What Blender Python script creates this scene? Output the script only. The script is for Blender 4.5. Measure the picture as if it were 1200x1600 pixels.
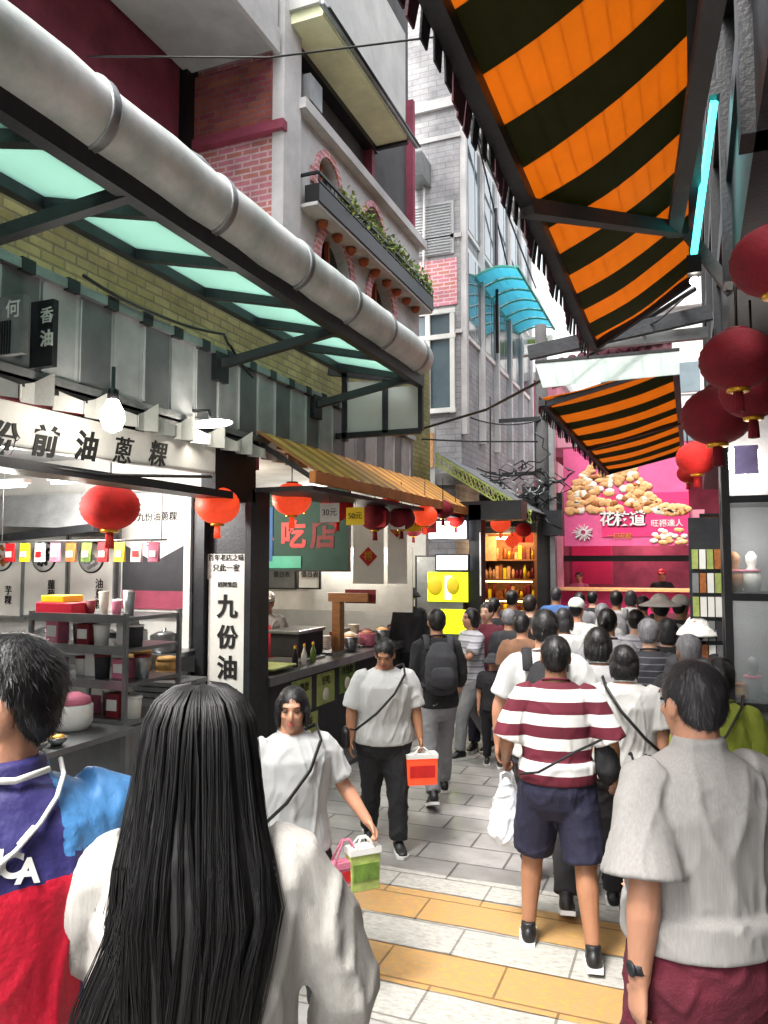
import bpy, bmesh, math, random
import numpy as np
from math import sin, cos, pi, radians as R
from mathutils import Vector as V, Matrix, noise
random.seed(7)
for _o in list(bpy.data.objects): bpy.data.objects.remove(_o)
SC = bpy.context.scene
COL = SC.collection

# ---------------------------------------------------------------- camera, sky, sun, exposure
CAMZ = 2.08; YAW = 21.8; PITCH = 3.72
cd = bpy.data.cameras.new('camera'); cam = bpy.data.objects.new('camera', cd); COL.objects.link(cam)
cam.location = (0, 0, CAMZ); cam.rotation_euler = (R(90 + PITCH), 0, R(YAW))
cd.sensor_fit = 'VERTICAL'; cd.sensor_height = 24.0; cd.lens = 24.0 * 1200 / 1600
cd.clip_start = 0.05; cd.clip_end = 500
SC.camera = cam
SC.view_settings.view_transform = 'Standard'; SC.view_settings.look = 'None'
SC.view_settings.exposure = 1.97; SC.view_settings.gamma = 1
w = bpy.data.worlds.new('World'); SC.world = w; w.use_nodes = True
nt = w.node_tree; bg = nt.nodes['Background']
sky = nt.nodes.new('ShaderNodeTexSky'); sky.sky_type = 'NISHITA'; sky.sun_disc = False
SUN_EL, SUN_ROT = 62, 200
sky.sun_elevation = R(SUN_EL); sky.sun_rotation = R(SUN_ROT); sky.dust_density = 6; sky.air_density = 1.5
hs = nt.nodes.new('ShaderNodeHueSaturation'); hs.inputs['Saturation'].default_value = 0.22
nt.links.new(sky.outputs[0], hs.inputs['Color']); nt.links.new(hs.outputs[0], bg.inputs[0]); bg.inputs[1].default_value = 0.15
sl = bpy.data.lights.new('sun', 'SUN'); sl.energy = 1.3; sl.angle = R(14); sl.color = (1, .97, .92)
so = bpy.data.objects.new('sun', sl); COL.objects.link(so)
_d = V((sin(R(SUN_ROT)) * cos(R(SUN_EL)), cos(R(SUN_ROT)) * cos(R(SUN_EL)), sin(R(SUN_EL))))
so.rotation_euler = _d.to_track_quat('Z', 'Y').to_euler()

# ray helpers: a photograph pixel met with a real plane of the street
_f = V((-sin(R(YAW)) * cos(R(PITCH)), cos(R(YAW)) * cos(R(PITCH)), sin(R(PITCH))))
_r = V((cos(R(YAW)), sin(R(YAW)), 0)); _u = _r.cross(_f)
CP = V((0, 0, CAMZ))
def ray(px, py): return _f + _r * ((px - 600) / 1200) + _u * ((800 - py) / 1200)
def onx(px, py, x): v = ray(px, py); return CP + v * (x / v.x)
def ony(px, py, y): v = ray(px, py); return CP + v * (y / v.y)
def ond(px, py, d): return CP + ray(px, py) * d
def gz(y): return 0.0 if y > 3.1 else min(0.16, (3.1 - y) * 0.11)

# ---------------------------------------------------------------- materials
def srgb(h):
    h = h.lstrip('#'); c = [int(h[i:i + 2], 16) / 255 for i in (0, 2, 4)]
    return tuple((x / 12.92 if x <= .04045 else ((x + .055) / 1.055) ** 2.4) for x in c)
def _new(name):
    m = bpy.data.materials.new(name); m.use_nodes = True
    n = m.node_tree; return m, n, n.nodes['Principled BSDF']
def mat(name, col, rough=.6, metal=0, var=.25, scale=6, bump=0, bscale=60, emit=0, alpha=1, trans=0, coat=0, dirt=None, stretch=None, sheen=0):
    m, n, b = _new(name); L = n.links
    if isinstance(col, str): col = srgb(col)
    b.inputs['Roughness'].default_value = rough; b.inputs['Metallic'].default_value = metal
    b.inputs['Coat Weight'].default_value = coat; b.inputs['Sheen Weight'].default_value = sheen
    tc = n.nodes.new('ShaderNodeTexCoord'); mp = n.nodes.new('ShaderNodeMapping'); L.new(tc.outputs['Object'], mp.inputs[0])
    if stretch: mp.inputs['Scale'].default_value = stretch
    nz = n.nodes.new('ShaderNodeTexNoise'); nz.inputs['Scale'].default_value = scale; nz.inputs['Detail'].default_value = 8; nz.inputs['Roughness'].default_value = .65
    L.new(mp.outputs[0], nz.inputs[0])
    rp = n.nodes.new('ShaderNodeValToRGB'); lo = tuple(c * (1 - var) for c in col); hi = tuple(min(1, c * (1 + var * .6)) for c in col)
    if dirt: lo = srgb(dirt) if isinstance(dirt, str) else dirt
    rp.color_ramp.elements[0].position = .3; rp.color_ramp.elements[1].position = .68
    rp.color_ramp.elements[0].color = (*lo, 1); rp.color_ramp.elements[1].color = (*hi, 1)
    L.new(nz.outputs[0], rp.inputs[0]); L.new(rp.outputs[0], b.inputs['Base Color'])
    if bump:
        n2 = n.nodes.new('ShaderNodeTexNoise'); n2.inputs['Scale'].default_value = bscale; n2.inputs['Detail'].default_value = 5
        L.new(mp.outputs[0], n2.inputs[0])
        bp = n.nodes.new('ShaderNodeBump'); bp.inputs['Strength'].default_value = bump; bp.inputs['Distance'].default_value = .01
        L.new(n2.outputs[0], bp.inputs['Height']); L.new(bp.outputs[0], b.inputs['Normal'])
    if emit: b.inputs['Emission Color'].default_value = (*col, 1); b.inputs['Emission Strength'].default_value = emit
    if alpha < 1: b.inputs['Alpha'].default_value = alpha
    if trans: b.inputs['Transmission Weight'].default_value = trans
    return m
def brick(name, c1, c2, mortar, bw=.22, bh=.07, ms=.012, bump=.5, off=.5, rough=.85, var=.5, spots=False):
    m, n, b = _new(name); L = n.links
    tc = n.nodes.new('ShaderNodeTexCoord'); br = n.nodes.new('ShaderNodeTexBrick')
    c1, c2, mortar = srgb(c1), srgb(c2), srgb(mortar)
    br.inputs['Color1'].default_value = (*c1, 1); br.inputs['Color2'].default_value = (*c2, 1); br.inputs['Mortar'].default_value = (*mortar, 1)
    br.inputs['Scale'].default_value = 1; br.inputs['Brick Width'].default_value = bw; br.inputs['Row Height'].default_value = bh
    br.inputs['Mortar Size'].default_value = ms; br.offset = off; br.inputs['Mortar Smooth'].default_value = .3
    L.new(tc.outputs['UV'], br.inputs[0])
    nz = n.nodes.new('ShaderNodeTexNoise'); nz.inputs['Scale'].default_value = 2.5; nz.inputs['Detail'].default_value = 9; nz.inputs['Roughness'].default_value = .7
    L.new(tc.outputs['Object'], nz.inputs[0])
    mr = n.nodes.new('ShaderNodeMapRange'); mr.inputs[1].default_value = .3; mr.inputs[2].default_value = .7; mr.inputs[3].default_value = 1 - var; mr.inputs[4].default_value = 1.1
    L.new(nz.outputs[0], mr.inputs[0])
    mx = n.nodes.new('ShaderNodeMix'); mx.data_type = 'RGBA'; mx.blend_type = 'MULTIPLY'; mx.inputs[0].default_value = 1
    L.new(br.outputs['Color'], mx.inputs[6]); L.new(mr.outputs[0], mx.inputs[7]); L.new(mx.outputs[2], b.inputs['Base Color'])
    b.inputs['Roughness'].default_value = rough
    if spots:     # trodden gum, stains and damp patches
        vo = n.nodes.new('ShaderNodeTexVoronoi'); vo.inputs['Scale'].default_value = 3.2; L.new(tc.outputs['Object'], vo.inputs[0])
        r1 = n.nodes.new('ShaderNodeMapRange'); r1.inputs[1].default_value = .05; r1.inputs[2].default_value = .1; r1.inputs[3].default_value = .55; r1.inputs[4].default_value = 1; L.new(vo.outputs['Distance'], r1.inputs[0])
        n3 = n.nodes.new('ShaderNodeTexNoise'); n3.inputs['Scale'].default_value = .9; n3.inputs['Detail'].default_value = 10; n3.inputs['Roughness'].default_value = .6; L.new(tc.outputs['Object'], n3.inputs[0])
        r2 = n.nodes.new('ShaderNodeMapRange'); r2.inputs[1].default_value = .42; r2.inputs[2].default_value = .56; r2.inputs[3].default_value = .62; r2.inputs[4].default_value = 1; L.new(n3.outputs[0], r2.inputs[0])
        mm = n.nodes.new('ShaderNodeMath'); mm.operation = 'MULTIPLY'; L.new(r1.outputs[0], mm.inputs[0]); L.new(r2.outputs[0], mm.inputs[1])
        mz = n.nodes.new('ShaderNodeMix'); mz.data_type = 'RGBA'; mz.blend_type = 'MULTIPLY'; mz.inputs[0].default_value = 1; L.new(mx.outputs[2], mz.inputs[6]); L.new(mm.outputs[0], mz.inputs[7]); L.new(mz.outputs[2], b.inputs['Base Color'])
        r3 = n.nodes.new('ShaderNodeMapRange'); r3.inputs[1].default_value = .42; r3.inputs[2].default_value = .56; r3.inputs[3].default_value = .28; r3.inputs[4].default_value = .65; L.new(n3.outputs[0], r3.inputs[0]); L.new(r3.outputs[0], b.inputs['Roughness'])
    bp = n.nodes.new('ShaderNodeBump'); bp.inputs['Strength'].default_value = bump; bp.inputs['Distance'].default_value = .01; bp.invert = True
    L.new(br.outputs['Fac'], bp.inputs['Height']); L.new(bp.outputs[0], b.inputs['Normal'])
    return m
def stripes(name, stops, period, axis='Z', rough=.8, base='Object', off=0.0):
    """bands of dyed or painted colour repeating along one axis; stops = [(fraction, colour)]"""
    m, n, b = _new(name); L = n.links
    tc = n.nodes.new('ShaderNodeTexCoord'); sp = n.nodes.new('ShaderNodeSeparateXYZ'); L.new(tc.outputs[base], sp.inputs[0])
    a = n.nodes.new('ShaderNodeMath'); a.operation = 'ADD'; a.inputs[1].default_value = off; L.new(sp.outputs['XYZ'.index(axis)], a.inputs[0])
    d = n.nodes.new('ShaderNodeMath'); d.operation = 'DIVIDE'; d.inputs[1].default_value = period; L.new(a.outputs[0], d.inputs[0])
    f = n.nodes.new('ShaderNodeMath'); f.operation = 'FRACT'; L.new(d.outputs[0], f.inputs[0])
    rp = n.nodes.new('ShaderNodeValToRGB'); rp.color_ramp.interpolation = 'CONSTANT'; e = rp.color_ramp.elements
    while len(e) < len(stops): e.new(.5)
    for i, (p, c) in enumerate(stops): e[i].position = p; e[i].color = (*srgb(c), 1)
    L.new(f.outputs[0], rp.inputs[0])
    nz = n.nodes.new('ShaderNodeTexNoise'); nz.inputs['Scale'].default_value = 5; nz.inputs['Detail'].default_value = 8; L.new(tc.outputs['Object'], nz.inputs[0])
    mr = n.nodes.new('ShaderNodeMapRange'); mr.inputs[1].default_value = .3; mr.inputs[2].default_value = .7; mr.inputs[3].default_value = .7; mr.inputs[4].default_value = 1.05
    L.new(nz.outputs[0], mr.inputs[0])
    mx = n.nodes.new('ShaderNodeMix'); mx.data_type = 'RGBA'; mx.blend_type = 'MULTIPLY'; mx.inputs[0].default_value = 1
    L.new(rp.outputs[0], mx.inputs[6]); L.new(mr.outputs[0], mx.inputs[7]); L.new(mx.outputs[2], b.inputs['Base Color'])
    b.inputs['Roughness'].default_value = rough
    return m
TMP = bpy.data.scenes.new('scratch')
def glow_through(name, col, tint, clear=.35, rough=.4, var=.2, scale=6, bump=0):
    """thin cloth, film or sheet that lets daylight through"""
    m = mat(name, col, rough, 0, var, scale, bump); n = m.node_tree; L = n.links; b = n.nodes['Principled BSDF']; out = n.nodes['Material Output']
    tr = n.nodes.new('ShaderNodeBsdfTranslucent'); tr.inputs[0].default_value = (*srgb(tint), 1)
    mx = n.nodes.new('ShaderNodeMixShader'); mx.inputs[0].default_value = .6; L.new(b.outputs[0], mx.inputs[1]); L.new(tr.outputs[0], mx.inputs[2]); last = mx
    if clear:
        tp = n.nodes.new('ShaderNodeBsdfTransparent'); tp.inputs[0].default_value = (*srgb(tint), 1)
        m2 = n.nodes.new('ShaderNodeMixShader'); m2.inputs[0].default_value = clear; L.new(mx.outputs[0], m2.inputs[1]); L.new(tp.outputs[0], m2.inputs[2]); last = m2
    L.new(last.outputs[0], out.inputs[0]); return m
M = {}
def m_(k, *a, **kw):
    if k not in M: M[k] = mat(k, *a, **kw)
    return M[k]
m_('steel_dark', '#26282c', .5, .3, .4, 12, .2)
m_('iron_black', '#17181b', .45, .2, .4, 14, .2)
m_('black', '#0b0b0d', .5, 0, .3)
m_('ink', '#0a0908', .7, 0, .1)
m_('white_paint', '#d6d5d0', .5, 0, .15, 4, .1)
m_('cream', '#cfc9b8', .6, 0, .2, 5)
m_('duct', '#c6c8c7', .5, .12, .25, 2.6, .7, 5, dirt='#93a39c')
m_('galv', '#8c8f90', .4, .6, .3, 5, .2)
m_('stainless', '#8d9092', .28, .85, .25, 5)
M['mint_glass'] = glow_through('mint_glass', '#9fccc0', '#d0f0e6', .5, .3, .1, 2)
m_('teal', '#3f9a86', .5, 0, .25, 3)
M['milk_glass'] = glow_through('milk_glass', '#c3ccca', '#e3ebe8', .25, .3, .12, 2)
M['cyan_sheet'] = glow_through('cyan_sheet', '#3fb2c8', '#8fdcea', .3, .3, .15, 3)
m_('green_brick_trim', '#5d6135', .8)
m_('concrete', '#8b8987', .9, 0, .35, 2.2, .5, 30)
m_('concrete_light', '#c3c1c0', .9, 0, .28, 1.6, .4, 30)
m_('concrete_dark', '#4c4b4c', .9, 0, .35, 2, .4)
m_('soffit', '#a9abac', .8, 0, .25, 2, .2)
m_('yellow_soffit', '#eef0c6', .8, 0, .2, 2, .2)
m_('wall_white', '#b8b8b4', .8, 0, .2, 2, .2)
m_('pink_plaster', '#c27a8b', .8, 0, .25, 3, .2)
m_('maroon_wall', '#87394d', .8, 0, .35, 3, .3)
m_('red', '#b4141c', .55, 0, .25)
m_('deep_red', '#70091a', .6, 0, .35, 8, .2)
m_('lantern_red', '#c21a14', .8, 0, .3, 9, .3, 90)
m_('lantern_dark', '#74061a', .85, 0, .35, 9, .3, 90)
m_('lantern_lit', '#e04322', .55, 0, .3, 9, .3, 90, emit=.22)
m_('gold', '#d09a2c', .35, .6, .2)
m_('yellow', '#e5cc1e', .5, 0, .1)
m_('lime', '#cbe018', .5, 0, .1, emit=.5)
M['orange_cloth'] = glow_through('orange_cloth', '#dc8420', '#d0923a', 0, .75, .3, 4, .3)
M['dark_cloth'] = glow_through('dark_cloth', '#33351a', '#44441f', 0, .8, .35, 7, .3)
m_('plum_cloth', '#451021', .8, 0, .35, 7, .3)
m_('brown_roof', '#b56c2c', .6, 0, .35, 4, .2)
m_('magenta', '#d82d6a', .55, 0, .12, 4)
m_('hot_pink', '#d9588a', .55, 0, .15, 4)
m_('food_tan', '#dca46c', .6, 0, .35, 22)
m_('food_brown', '#9a5a24', .6, 0, .5, 30)
m_('food_white', '#e4dccb', .6, 0, .2, 22)
m_('wood', '#8b5a30', .55, 0, .4, 5, .2, stretch=(1, 1, 8))
m_('lamp_white', '#fff6e8', .5, 0, 0, emit=9)
m_('tube_white', '#f4f8ff', .5, 0, 0, emit=7)
m_('screen', '#dfe6f6', .3, 0, .1, 3, emit=1.3)
m_('cyan_tube', '#3fd8d0', .3, 0, .2, 6, emit=1.6)
m_('warm_lamp', '#ffcf85', .5, 0, 0, emit=7)
m_('glass', '#b8c4c6', .08, 0, .05, 2, alpha=.22)
m_('window_glass', '#56646a', .08, 0, .3, 1.2, coat=.3)
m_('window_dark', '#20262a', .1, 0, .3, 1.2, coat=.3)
m_('leaf', '#5d7a2c', .6, 0, .5, 14)
m_('leaf_pale', '#9aa85a', .6, 0, .4, 14)
m_('terracotta', '#a8552f', .8, 0, .3)
m_('rubber', '#15161a', .8)
m_('blue_neon', '#2f6fd0', .5, 0, .1, emit=.8)
m_('paper', '#d9d8d2', .7, 0, .08)
m_('green_banner', '#143f38', .7, 0, .3, 4)
m_('plastic_bag', '#dfe3e8', .3, 0, .15, 10, .6, 25, alpha=.85)
M['pink_brick'] = brick('pink_brick', '#d98b9c', '#c98470', '#e6c4ca', .21, .068, .012, .5)
M['red_brick'] = brick('red_brick', '#8f3a4c', '#a8604a', '#8a6468', .21, .068, .01, .5)
M['green_brick'] = brick('green_brick', '#a3a066', '#8e8b50', '#7f7c58', .2, .07, .01, .5)
M['grey_tile'] = brick('grey_tile', '#aaa9aa', '#a09fa2', '#8a898a', .3, .1, .008, .2, var=.5)
M['paving'] = brick('paving', '#aaa7a4', '#999693', '#62605e', .62, .31, .009, .6, rough=.55, var=.4, spots=True)
M['fascia'] = stripes('fascia', [(0, '#66686b'), (.46, '#a3a5a8'), (.94, '#b9bbbd')], .62, 'Y', .5)

# ---------------------------------------------------------------- object helpers
def tag(o, label=None, cat=None, group=None, kind=None):
    if label: o['label'] = label
    if cat: o['category'] = cat
    if group: o['group'] = group
    if kind: o['kind'] = kind
    return o
def thing(name, label, cat, loc=(0, 0, 0), rz=0, group=None):
    o = bpy.data.objects.new(name, None); COL.objects.link(o); o.empty_display_size = .1
    o.location = loc; o.rotation_euler = (0, 0, rz)
    return tag(o, label, cat, group)
def W0(parent):
    m = Matrix.Identity(4); p = parent
    while p is not None:
        m = (Matrix.Translation(p.location) @ p.rotation_euler.to_matrix().to_4x4() @ Matrix.Diagonal((*p.scale, 1))) @ m; p = p.parent
    return m
class MB:
    def __init__(s): s.v = []; s.f = []; s.m = []; s.sm = []
    def add(s, vs, fs, mi=0, smooth=False):
        k = len(s.v); s.v += [V(p) for p in vs]
        for f in fs: s.f.append([k + i for i in f]); s.m.append(mi); s.sm.append(smooth)
        return s
    def hexa(s, p, mi=0):   # 8 points: bottom 4 ccw, top 4 ccw
        return s.add(p, [(3, 2, 1, 0), (4, 5, 6, 7), (0, 1, 5, 4), (1, 2, 6, 5), (2, 3, 7, 6), (3, 0, 4, 7)], mi)
    def box(s, x0, x1, y0, y1, z0, z1, mi=0):
        return s.hexa([(x0, y0, z0), (x1, y0, z0), (x1, y1, z0), (x0, y1, z0), (x0, y0, z1), (x1, y0, z1), (x1, y1, z1), (x0, y1, z1)], mi)
    def obox(s, c, ax, ay, az, mi=0):   # centre and three half-axis vectors
        c, ax, ay, az = V(c), V(ax), V(ay), V(az)
        return s.hexa([c - ax - ay - az, c + ax - ay - az, c + ax + ay - az, c - ax + ay - az, c - ax - ay + az, c + ax - ay + az, c + ax + ay + az, c - ax + ay + az], mi)
    def beam(s, a, b, w, h=None, up=(0, 0, 1), mi=0):
        a, b = V(a), V(b); h = h or w; t = (b - a).normalized(); u = t.cross(V(up))
        if u.length < 1e-4: u = t.cross(V((0, 1, 0)))
        u.normalize(); v = u.cross(t)
        return s.obox((a + b) / 2, (b - a) / 2, u * w / 2, v * h / 2, mi)
    def slab(s, a, b, c, d, th, mi=0):   # quad a b c d given thickness th along its normal
        a, b, c, d = V(a), V(b), V(c), V(d); n = (b - a).cross(d - a).normalized() * th
        return s.hexa([a, b, c, d, a + n, b + n, c + n, d + n], mi)
    def tube(s, pts, r, n=8, mi=0, cap=True, lat=None):
        pts = [V(p) for p in pts]; N = len(pts); k = len(s.v)
        rr = r if isinstance(r, (list, tuple)) else [r] * N
        pu = None; rings = []
        for i in range(N):
            t = (pts[min(i + 1, N - 1)] - pts[max(i - 1, 0)]).normalized()
            if lat is not None: u = V(lat) - t * t.dot(V(lat))
            elif pu is None: u = t.orthogonal()
            else: u = pu - t * t.dot(pu)
            if u.length < 1e-5: u = t.orthogonal()
            u.normalize(); pu = u; v = t.cross(u)
            q = rr[i]; a, b = (q if isinstance(q, (tuple, list)) else (q, q))
            rings.append([pts[i] + u * (a * cos(2 * pi * j / n)) + v * (b * sin(2 * pi * j / n)) for j in range(n)])
        vs = [p for g in rings for p in g]; fs = []
        for i in range(N - 1):
            for j in range(n): fs.append((i * n + j, i * n + (j + 1) % n, (i + 1) * n + (j + 1) % n, (i + 1) * n + j))
        if cap: fs.append(tuple(range(n - 1, -1, -1))); fs.append(tuple((N - 1) * n + j for j in range(n)))
        return s.add(vs, fs, mi, True)
    def rtube(s, pts, r, n=10, lat=None):     # tube with rounded ends
        pts = [V(p) for p in pts]; r = list(r) if isinstance(r, (list, tuple)) else [r] * len(pts)
        def sc(q, k): return tuple(x * k for x in q) if isinstance(q, (tuple, list)) else q * k
        def mn(q): return min(q) if isinstance(q, (tuple, list)) else q
        t0 = (pts[0] - pts[1]).normalized(); t1 = (pts[-1] - pts[-2]).normalized()
        P = [pts[0] + t0 * mn(r[0]) * .95, pts[0] + t0 * mn(r[0]) * .7] + pts + [pts[-1] + t1 * mn(r[-1]) * .7, pts[-1] + t1 * mn(r[-1]) * .95]
        Q = [sc(r[0], .3), sc(r[0], .72)] + r + [sc(r[-1], .72), sc(r[-1], .3)]
        return s.tube(P, Q, n, lat=lat)
    def ell(s, c, r, nu=16, nv=10, mi=0, rot=None):
        c = V(c); vs = []; fs = []
        for i in range(nv + 1):
            th = pi * i / nv
            for j in range(nu):
                p = V((r[0] * sin(th) * cos(2 * pi * j / nu), r[1] * sin(th) * sin(2 * pi * j / nu), r[2] * cos(th)))
                if rot is not None: p = rot @ p
                vs.append(c + p)
        for i in range(nv):
            for j in range(nu): fs.append((i * nu + j, (i + 1) * nu + j, (i + 1) * nu + (j + 1) % nu, i * nu + (j + 1) % nu))
        return s.add(vs, fs, mi, True)
    def lathe(s, c, prof, n=20, mi=0):       # prof = [(r, z)] bottom to top
        c = V(c); vs = []; fs = []
        for r, z in prof:
            for j in range(n): vs.append(c + V((max(r, 1e-4) * cos(2 * pi * j / n), max(r, 1e-4) * sin(2 * pi * j / n), z)))
        for i in range(len(prof) - 1):
            for j in range(n): fs.append((i * n + j, i * n + (j + 1) % n, (i + 1) * n + (j + 1) % n, (i + 1) * n + j))
        fs.append(tuple(range(n - 1, -1, -1))); fs.append(tuple((len(prof) - 1) * n + j for j in range(n)))
        return s.add(vs, fs, mi, True)
    def mesh(s, name, mats, inv=None, uv=True):
        me = bpy.data.meshes.new(name); wv = s.v
        me.from_pydata([(inv @ p) if inv is not None else p for p in wv], [], s.f)
        mats = mats if isinstance(mats, (list, tuple)) else [mats]
        for m in mats: me.materials.append(M[m] if isinstance(m, str) else m)
        me.polygons.foreach_set('material_index', s.m); me.polygons.foreach_set('use_smooth', s.sm)
        me.update()
        if uv:
            ul = me.uv_layers.new(name='UVMap'); dat = []
            for p in me.polygons:
                nn = p.normal; a = max(range(3), key=lambda i: abs(nn[i]))
                for vi in p.vertices:
                    q = wv[vi]; dat += [q.y, q.z] if a == 0 else ([q.x, q.z] if a == 1 else [q.x, q.y])
            ul.data.foreach_set('uv', dat)
        return me
    def build(s, name, mats, parent=None, local=False, bevel=0):
        inv = None if (parent is None or local) else W0(parent).inverted()
        me = s.mesh(name, mats, inv)
        o = bpy.data.objects.new(name, me); COL.objects.link(o); o.parent = parent
        if bevel:
            b = o.modifiers.new('b', 'BEVEL'); b.width = bevel; b.segments = 2; b.limit_method = 'ANGLE'
        return o
def struct(name, mb, mats): return tag(mb.build(name, mats), kind='structure')
def copy_tree(o, parent=None):
    c = o.copy(); COL.objects.link(c); c.parent = parent
    for ch in o.children: copy_tree(ch, c)
    return c
def text(body, size, origin, right, up, m, parent, name='lettering', bold=.0, depth=.004, vertical=False, center=True, shear=0):
    """lettering as real raised geometry on its sign"""
    cu = bpy.data.curves.new('t', 'FONT'); cu.body = '\n'.join(body) if vertical else body
    if not (len(body) == 1 and body[0] in '九份前油吃店小花枝道ICA'): bold = min(bold, size * .008)
    cu.size = size; cu.extrude = depth; cu.offset = bold; cu.align_x = 'CENTER' if center else 'LEFT'; cu.align_y = 'CENTER'; cu.space_line = .98; cu.shear = shear
    t = bpy.data.objects.new('t', cu); TMP.collection.objects.link(t); vl = TMP.view_layers[0]; vl.update(); me = bpy.data.meshes.new_from_object(t.evaluated_get(vl.depsgraph))
    bpy.data.objects.remove(t); bpy.data.curves.remove(cu)
    right = V(right).normalized(); up = V(up).normalized(); nn = right.cross(up)
    X = Matrix(((right.x, up.x, nn.x, origin[0]), (right.y, up.y, nn.y, origin[1]), (right.z, up.z, nn.z, origin[2]), (0, 0, 0, 1)))
    if parent is not None: X = W0(parent).inverted() @ X
    me.transform(X); me.materials.clear(); me.materials.append(M[m]); me.name = name
    o = bpy.data.objects.new(name, me); COL.objects.link(o); o.parent = parent
    return o
def remesh(mb, vox, smooth=4, fold=0, ff=(12, 12, 4), seed=0, fine=0, hem=None):
    me = mb.mesh('tmp', [M['black']], uv=False); o = bpy.data.objects.new('tmp', me); TMP.collection.objects.link(o)
    r = o.modifiers.new('r', 'REMESH'); r.mode = 'VOXEL'; r.voxel_size = vox; r.use_smooth_shade = True
    if smooth: s = o.modifiers.new('s', 'SMOOTH'); s.factor = .5; s.iterations = smooth
    vl = TMP.view_layers[0]; vl.update(); out = bpy.data.meshes.new_from_object(o.evaluated_get(vl.depsgraph))
    bpy.data.objects.remove(o); out.materials.clear()
    if fold:
        sv = V((seed * 3.1, seed * 1.7, seed * 2.3)); N = len(out.vertices)
        co = np.empty(N * 3, 'f'); out.vertices.foreach_get('co', co); no = np.empty(N * 3, 'f'); out.vertex_normals.foreach_get('vector', no)
        co = co.reshape(-1, 3); no = no.reshape(-1, 3); d = np.empty(N, 'f')
        for i, c in enumerate(co.tolist()):
            q = V((c[0] * ff[0], c[1] * ff[1], c[2] * ff[2])) + sv
            wq = q + V((noise.noise(q * .6 + V((9, 0, 0))), noise.noise(q * .6 + V((0, 9, 0))), 0)) * .9
            k1 = max(0, 1 - abs(noise.noise(wq)) * 3.6); k2 = max(0, 1 - abs(noise.noise(wq * 2.1 + V((5, 5, 5)))) * 3.2)
            d[i] = (k1 ** 1.6 * 1.0 + k2 ** 1.5 * .4 - .35 + noise.noise(q * .8) * .5) * fold + (noise.noise(V(c) * 60) * fine if fine else 0)
        no = no.reshape(-1, 3); d = np.where(d < 0, d * .5, d) * np.sqrt(np.clip(1 - no[:, 2] ** 2, 0, 1)) ; nh = no.copy(); nh[:, 2] *= .3
        if hem is not None: d = d * np.clip((co[:, 2] - hem) / .05, .12, 1)
        out.vertices.foreach_set('co', (co + nh * d[:, None]).ravel()); out.update()
    return out
def link_mesh(me, name, m, parent):
    me.name = name; me.materials.append(M[m] if isinstance(m, str) else m)
    o = bpy.data.objects.new(name, me); COL.objects.link(o); o.parent = parent; return o

# ---------------------------------------------------------------- people
m_('skin', '#b58368', .5, 0, .12, 9, .15, 90)
m_('skin_tan', '#9a6c50', .5, 0, .12, 9, .15, 90)
m_('skin_pale', '#cda28a', .5, 0, .12, 9, .15, 90)
m_('skin_rose', '#a8626a', .5, 0, .15, 9, .15, 90)
m_('hair_black', '#0b090a', .48, 0, .5, 60, .12, 120, stretch=(1, 1, .12))
m_('hair_grey', '#77767a', .6, 0, .5, 60, .15, 120, stretch=(1, 1, .12))
m_('hair_grizzled', '#2a282b', .5, 0, .6, 70, .15, 120, stretch=(1, 1, .2))
m_('hair_brown', '#1d1310', .5, 0, .5, 60, .15, 120, stretch=(1, 1, .12))
M['plaid_dark'] = stripes('plaid_dark', [(0, '#232329'), (.6, '#5b5b64'), (.75, '#232329')], .05, 'Z', .85)
m_('lip', '#9c4b45', .5)
m_('eye', '#140d0a', .3)
m_('sole_white', '#cfcfcc', .6)
m_('shoe_black', '#141416', .5, 0, .3)
m_('tee_white', '#a9aaa9', .85, 0, .08, 5, .12, 260, sheen=.2)
m_('tee_pale', '#a5a4a2', .85, 0, .12, 5, .12, 260, sheen=.2)
m_('tee_grey', '#8e8d8e', .85, 0, .12, 5, .12, 260)
m_('shirt_linen', '#9c9996', .9, 0, .16, 30, .15, 260, stretch=(6, 6, .25))
m_('knit_cream', '#aca9a3', .95, 0, .16, 24, .25, 150, stretch=(5, 5, .3))
m_('cloth_black', '#16161a', .85, 0, .3, 6, .3, 120)
m_('cloth_char', '#2c2c30', .85, 0, .3, 6, .3, 120)
m_('cloth_grey', '#7d7d80', .85, 0, .2, 6, .3, 120)
m_('cloth_navy', '#15152e', .75, 0, .3, 6, .3, 120)
m_('jacket_navy', '#2b2760', .6, 0, .25, 5, .3, 60)
m_('jacket_blue', '#3f78ad', .6, 0, .2, 5, .3, 60)
m_('jacket_red', '#bd0a2c', .6, 0, .12, 5, .3, 60)
m_('maroon_cloth', '#5a1426', .85, 0, .3, 6, .4, 120)
m_('cloth_olive', '#7f8a2a', .85, 0, .3, 6, .4, 120)
m_('cloth_pink', '#c46f86', .85, 0, .2, 6, .4, 120)
m_('cloth_purple', '#a49ad0', .85, 0, .2, 6, .4, 120)
m_('cloth_brown', '#6b4a35', .85, 0, .3, 6, .4, 120)
m_('cloth_blue', '#3b5f93', .85, 0, .2, 6, .4, 120)
M['striped_tee'] = stripes('striped_tee', [(0, '#d4d3d0'), (.5, '#5c1024')], .128, 'Z', .85, off=.048)
M['plaid'] = stripes('plaid', [(0, '#b9b9c0'), (.5, '#85858e'), (.75, '#c6c6d0')], .07, 'Z', .85)

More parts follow.
